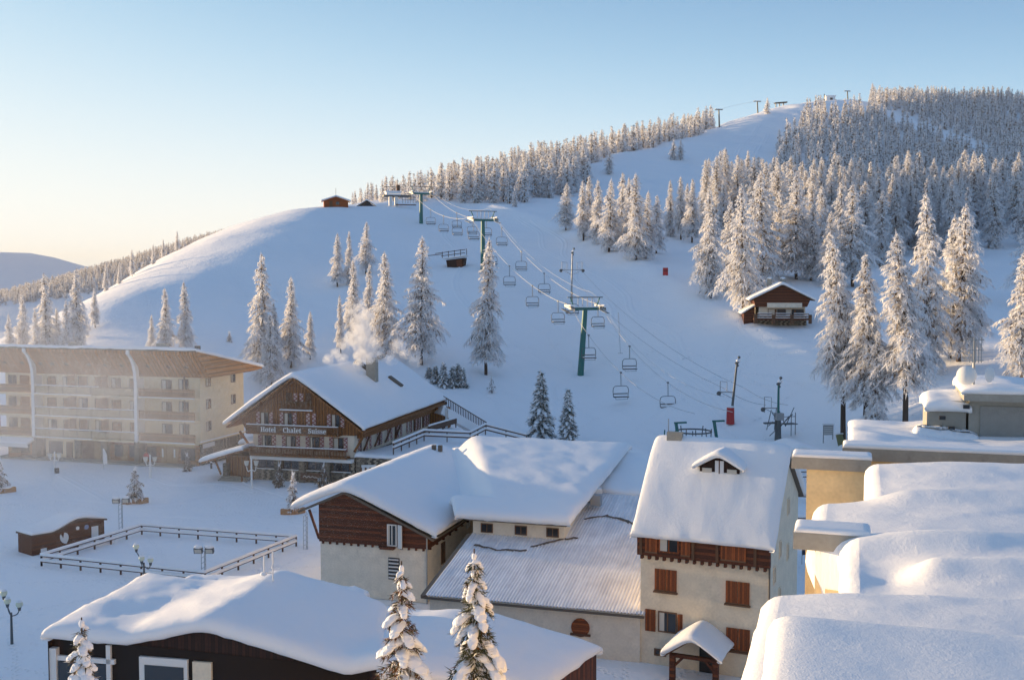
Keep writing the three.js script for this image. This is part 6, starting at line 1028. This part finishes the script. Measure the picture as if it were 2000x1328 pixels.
{ const p = onGround(1632, 868), g = thing('tilted_panel', 'olive tilted sign panel next to the notice board', 'sign', [p.x + 0.4, p.y - 0.2, p.z + 0.8], 0.2); part(g, 'panel', gbox([0, 0.8, 0], [0.9, 1.5, 0.06], [-0.3, 0, 0.1]), std({ color: lin(0.2, 0.2, 0.09), roughness: 0.7 })); part(g, 'snow_cap', capGeo(V(-0.45, 1.6, -0.2), V(0.45, 1.6, -0.2), 0.15, 0.12), M.snow); }
{ const p = level(1567, 1098, 0.2), g = thing('feather_flag', 'dark advertising flag at the back corner of the tall house', 'flag', [p.x * 1.0, ground(p.x, p.z), p.z], -0.3); part(g, 'pole', bar(V(0, 0, 0), V(0, 3.0, 0), 0.03), M.galv); part(g, 'cloth', prism([[0, 0.7], [0.75, 0.9], [0.9, 2.6], [0.3, 3.0], [0, 3.0]], -0.01, 0.02), std({ color: lin(0.04, 0.045, 0.07), roughness: 0.7 })); part(g, 'emblem', new THREE.CylinderGeometry(0.22, 0.22, 0.02, 14).rotateX(Math.PI / 2).translate(0.4, 1.8, 0.03), M.red); }
M.iceGrain = new THREE.MeshPhysicalMaterial({ color: lin(0.95, 0.95, 0.95), roughness: 1, transmission: 0.65, thickness: 0, specularIntensity: 0.3, side: THREE.DoubleSide });
// ================================================================ steam over the hotel roof
{
  const src = at(702, 735, 128), n = 110000, m4 = new THREE.Matrix4(), q = new THREE.Quaternion(), spots = [];
  const puffs = [[702, 728, 6], [700, 712, 9], [703, 694, 12], [706, 676, 15], [690, 660, 15], [712, 650, 17], [700, 632, 16], [716, 618, 13], [668, 700, 11], [655, 690, 9], [740, 690, 14], [765, 700, 12], [730, 668, 12], [672, 672, 11], [790, 690, 10], [720, 700, 10], [810, 705, 13], [775, 675, 13], [690, 610, 13], [705, 598, 10], [640, 702, 10]].map(([px, py, r], i) => ({ c: at(px, py, 128 + ((i * 7) % 5) - 2), r: r * 128 / FOCAL, w: (i > 7 && i !== 15 ? 0.42 : 1) * r * r }));
  const total = puffs.reduce((a, p) => a + p.w, 0);
  while (spots.length < n) {
    let k = rnd() * total, p = puffs[0]; for (const u of puffs) { k -= u.w; if (k < 0) { p = u; break; } }
    const d = V(R(-1, 1), R(-1, 1), R(-1, 1)); if (d.lengthSq() > 1) continue; const v = p.c.clone().addScaledVector(d.multiplyScalar(Math.pow(d.length(), 0.6)), p.r * 1.25);
    const dens = 0.5 + 0.9 * (N3(v.x * 1.5, v.y * 1.5, v.z * 1.5) + 0.5 * N3(v.x * 3.3, v.y * 3.3, v.z * 3.3)); if (rnd() > dens) continue; spots.push(v);
  }
  const im = new THREE.InstancedMesh(new THREE.OctahedronGeometry(0.0135, 0), M.iceGrain, n);
  spots.forEach((v, i) => { m4.makeScale(1, 1, 1).setPosition(v); im.setMatrixAt(i, m4); }); im.name = 'chimney_smoke'; im.castShadow = im.receiveShadow = true; im.userData = { label: 'white chimney steam drifting over the hotel roof', category: 'smoke', kind: 'stuff' }; scene.add(im);
}
// ================================================================ dark spruces and bushes
M.needle = std({ vertexColors: true, roughness: 0.9, side: THREE.DoubleSide });
function spruce(h, o) {                            // snow-loaded spruce: needle blades below, snow pads above
  const F = new Faces(), S = [], { branches, spread, droop = 0.5, padR = 1, needles = 30, bare = 0.03, tone = [0.05, 0.062, 0.035], rust = 0, cover = 0.8 } = o, trunk = [bar(V(0, 0, 0), V(0, h, 0), h * 0.013, 0.02, 6)];
  for (let b = 0; b < branches; b++) {
    const u = Math.pow((b + rnd()) / branches, 1.05), t = bare + (1 - bare) * u * 0.98, az = b * 2.399 + R(-0.4, 0.4), L = h * spread * (Math.pow(1 - u, 0.85) + 0.05) * R(0.7, 1.2), dir = V(Math.cos(az), 0, Math.sin(az)), side = V(-Math.sin(az), 0, Math.cos(az));
    const P = s => V(0, t * h, 0).addScaledVector(dir, L * s).add(V(0, L * (0.15 * s - droop * s * s), 0));
    const n = Math.max(8, Math.round(needles * L / (h * spread)));
    for (let k = 0; k < n; k++) { const s = R(0.08, 1), lat = R(-1, 1) * L * 0.3 * (1 - s * 0.5), a = P(s).addScaledVector(side, lat).add(V(0, -Math.abs(lat) * 0.3 - R(0, 0.12), 0)), out = dir.clone().multiplyScalar(R(0.1, 0.8)).addScaledVector(side, Math.sign(lat) * R(0.1, 0.8)).add(V(0, R(-0.9, 0.25), 0)).normalize(), q = R(0.6, 1.7), br = rnd() < rust ? [0.16 * q, 0.06 * q, 0.02 * q] : tone.map(c => c * q); F.blade(a, a.clone().addScaledVector(out, R(0.14, 0.34) * (o.nl ?? 1)), R(0.03, 0.07) * (o.nl ?? 1), rnd() < (o.frost ?? 0.16) ? rimeWhite() : br, V(R(-1, 1), R(-1, 1), R(-1, 1)).normalize()); }
    if (rnd() < cover) for (const s of [0.36, 0.66, 0.95]) { const c = P(s), r = padR * (0.07 + (o.padL ?? 0.16) * L) * R(0.75, 1.25) * (1.15 - s * 0.3); const g = new THREE.IcosahedronGeometry(r, 2), q = g.attributes.position; for (let i = 0; i < q.count; i++) { const x = q.getX(i), y = q.getY(i), z = q.getZ(i), k = 1 + 0.28 * N3(x * 5 / r * 0.35 + b * 3, y * 5 / r * 0.35, z * 5 / r * 0.35); q.setXYZ(i, x * k, (y < 0 ? y * 0.35 : y * 0.72) * k, z * k); } g.scale(1.25, 1, 0.95); g.rotateZ(-(0.15 - 2 * droop * s) * -0.55); g.rotateY(-az); g.translate(c.x, c.y + r * 0.18, c.z); S.push(g); }
  }
  for (const [dx, y, r] of [[0, h * 0.985, 0.09], [0.03, h * 0.95, 0.13], [-0.04, h * 0.9, 0.16]]) { const g = new THREE.IcosahedronGeometry(r * padR, 2).scale(0.85, 1.25, 0.85).translate(dx, y, 0); S.push(g); }
  const snow = merge(S); snow.deleteAttribute('normal'); snow.computeVertexNormals();
  return { trunk: merge(trunk), needles: F.geo(), snow: (() => { const g = mergeGeometries(S.map(q => { const w = q.index ? q.toNonIndexed() : q; w.deleteAttribute('uv'); return w; })); g.computeVertexNormals(); return g; })() };
}
function placeSpruce(name, label, p, h, o) { const s = spruce(h, o), g = thing(name, label, 'spruce tree', [p.x, p.y, p.z], R(0, 6)); part(g, 'trunk', s.trunk, M.bark); const c = part(g, 'crown', s.needles, M.needle); part(g, 'snow_load', s.snow, M.snowPad, 'stuff'); return g; }
M.snowPad = std({ color: lin(0.87, 0.875, 0.88), roughness: 0.92, flatShading: false });
const spH = (px, foot, top) => { const p = onGround(px, foot), [, , f] = view(p); return [p, (foot - top) * f / FOCAL]; };
{ let [p, h] = spH(1056, 874, 720); placeSpruce('spruce_tree', 'taller dark spruce with snow on its boughs below the piste', p, h, { branches: 90, spread: 0.2, padR: 1.0, needles: 130, nl: 2.4, cover: 0.9, droop: 0.5, frost: 0.42 }); [p, h] = spH(1109, 880, 756); placeSpruce('spruce_tree', 'shorter slim spruce just right of the taller one', p, h, { branches: 80, spread: 0.17, padR: 1.0, needles: 120, nl: 2.2, cover: 0.95, droop: 0.55, frost: 0.5 }); }
[[850, 748, 712], [866, 755, 706], [884, 756, 712], [903, 756, 716], [838, 738, 714], [895, 746, 708]].forEach(([px, a, b], k) => { const [p, h] = spH(px, a, b); placeSpruce('young_spruce', 'young snowy spruce in the thicket behind the hotel', p, h, { branches: 40, spread: 0.26, padR: 0.85, needles: 90, nl: 1.8, cover: 0.75, frost: 0.5 }).userData.group = 'young spruces behind the hotel'; });
[[960, 768, 738], [448, 668, 650], [1010, 900, 880]].forEach(([px, a, b], k) => { const [p, h] = spH(px, a, b); const { crown, trunk } = larch(Math.max(h, 1.5), { branches: 26, twigs: 12, spread: 0.4, bare: 0.1, droop: 0.2, white: 0.7, twigW: 0.1, twigL: 0.6 }); const g = thing('frosted_bush', ['thin frosted bush below the lone larch', 'little frosted bush alone on the slope left of the larches', 'frosted bush tucked behind the hall roof'][k], 'bush', [p.x, p.y, p.z]); part(g, 'trunk', trunk, M.bark); part(g, 'crown', crown, M.rime); });
[[280, 612, 600], [185, 655, 646], [325, 600, 590]].forEach(([px, a, b], k) => {});
// the three tall spruces close by, in front of the dark building
const nearSpruce = (px, topPy, d, o, label) => { const t = at(px, topPy, d); placeSpruce('snow_laden_spruce', label, V(t.x, ground(t.x, t.z), t.z), t.y - ground(t.x, t.z), o); };
nearSpruce(784, 1096, 30, { branches: 150, spread: 0.15, padR: 0.95, padL: 0.24, needles: 420, nl: 0.8, cover: 0.72, droop: 0.6, rust: 0.4, tone: [0.07, 0.065, 0.03] }, 'snow laden spruce with rusty cones in the middle of the front row');
nearSpruce(926, 1072, 30, { branches: 170, spread: 0.16, padR: 0.9, padL: 0.24, needles: 460, nl: 0.85, cover: 0.6, droop: 0.95, rust: 0.08, tone: [0.065, 0.07, 0.032] }, 'tallest snow laden spruce with drooping boughs before the side roof');
nearSpruce(158, 1206, 31, { branches: 140, spread: 0.145, padR: 1.05, padL: 0.24, needles: 320, nl: 0.8, cover: 0.9, droop: 0.6, rust: 0.12, tone: [0.07, 0.065, 0.035] }, 'thickly snowed spruce tip before the left end of the dark building');
{ // thin sunlit ice mist hanging between the square and the flats: puffs of fine ice grains
  const grains = 130, puffs = 30000, list = []; for (let k = 0; k < grains; k++) { const t = new THREE.TetrahedronGeometry(0.0056, 0); t.deleteAttribute('uv'); t.rotateX(R(0, 3)); t.translate(R(-1, 1), R(-1, 1), R(-1, 1)); list.push(t); }
  const im = new THREE.InstancedMesh(mergeGeometries(list), M.iceGrain, puffs), m4 = new THREE.Matrix4(), q = new THREE.Quaternion(), e = new THREE.Euler(); let k = 0;
  const gauss = () => (rnd() + rnd() + rnd() + rnd() - 2) * 1.7;
  while (k < puffs) { const d = R(66, 120), x = -35 + gauss() * 8.5 - (d - 85) * 0.42, y = 12 + gauss() * 4.2; if (y < 1.5 || rnd() > 0.62 + 0.7 * N3(x * 0.13, y * 0.2, d * 0.1)) continue; e.set(R(0, 6), R(0, 6), R(0, 6)); m4.compose(V(x, y, -d), q.setFromEuler(e), V(1, 1, 1)); im.setMatrixAt(k++, m4); }
  im.name = 'ice_mist'; im.castShadow = im.receiveShadow = true; im.userData = { label: 'thin golden ice mist hanging before the long apartment block', category: 'mist', kind: 'stuff' }; scene.add(im);
}
renderer.render(scene, camera);
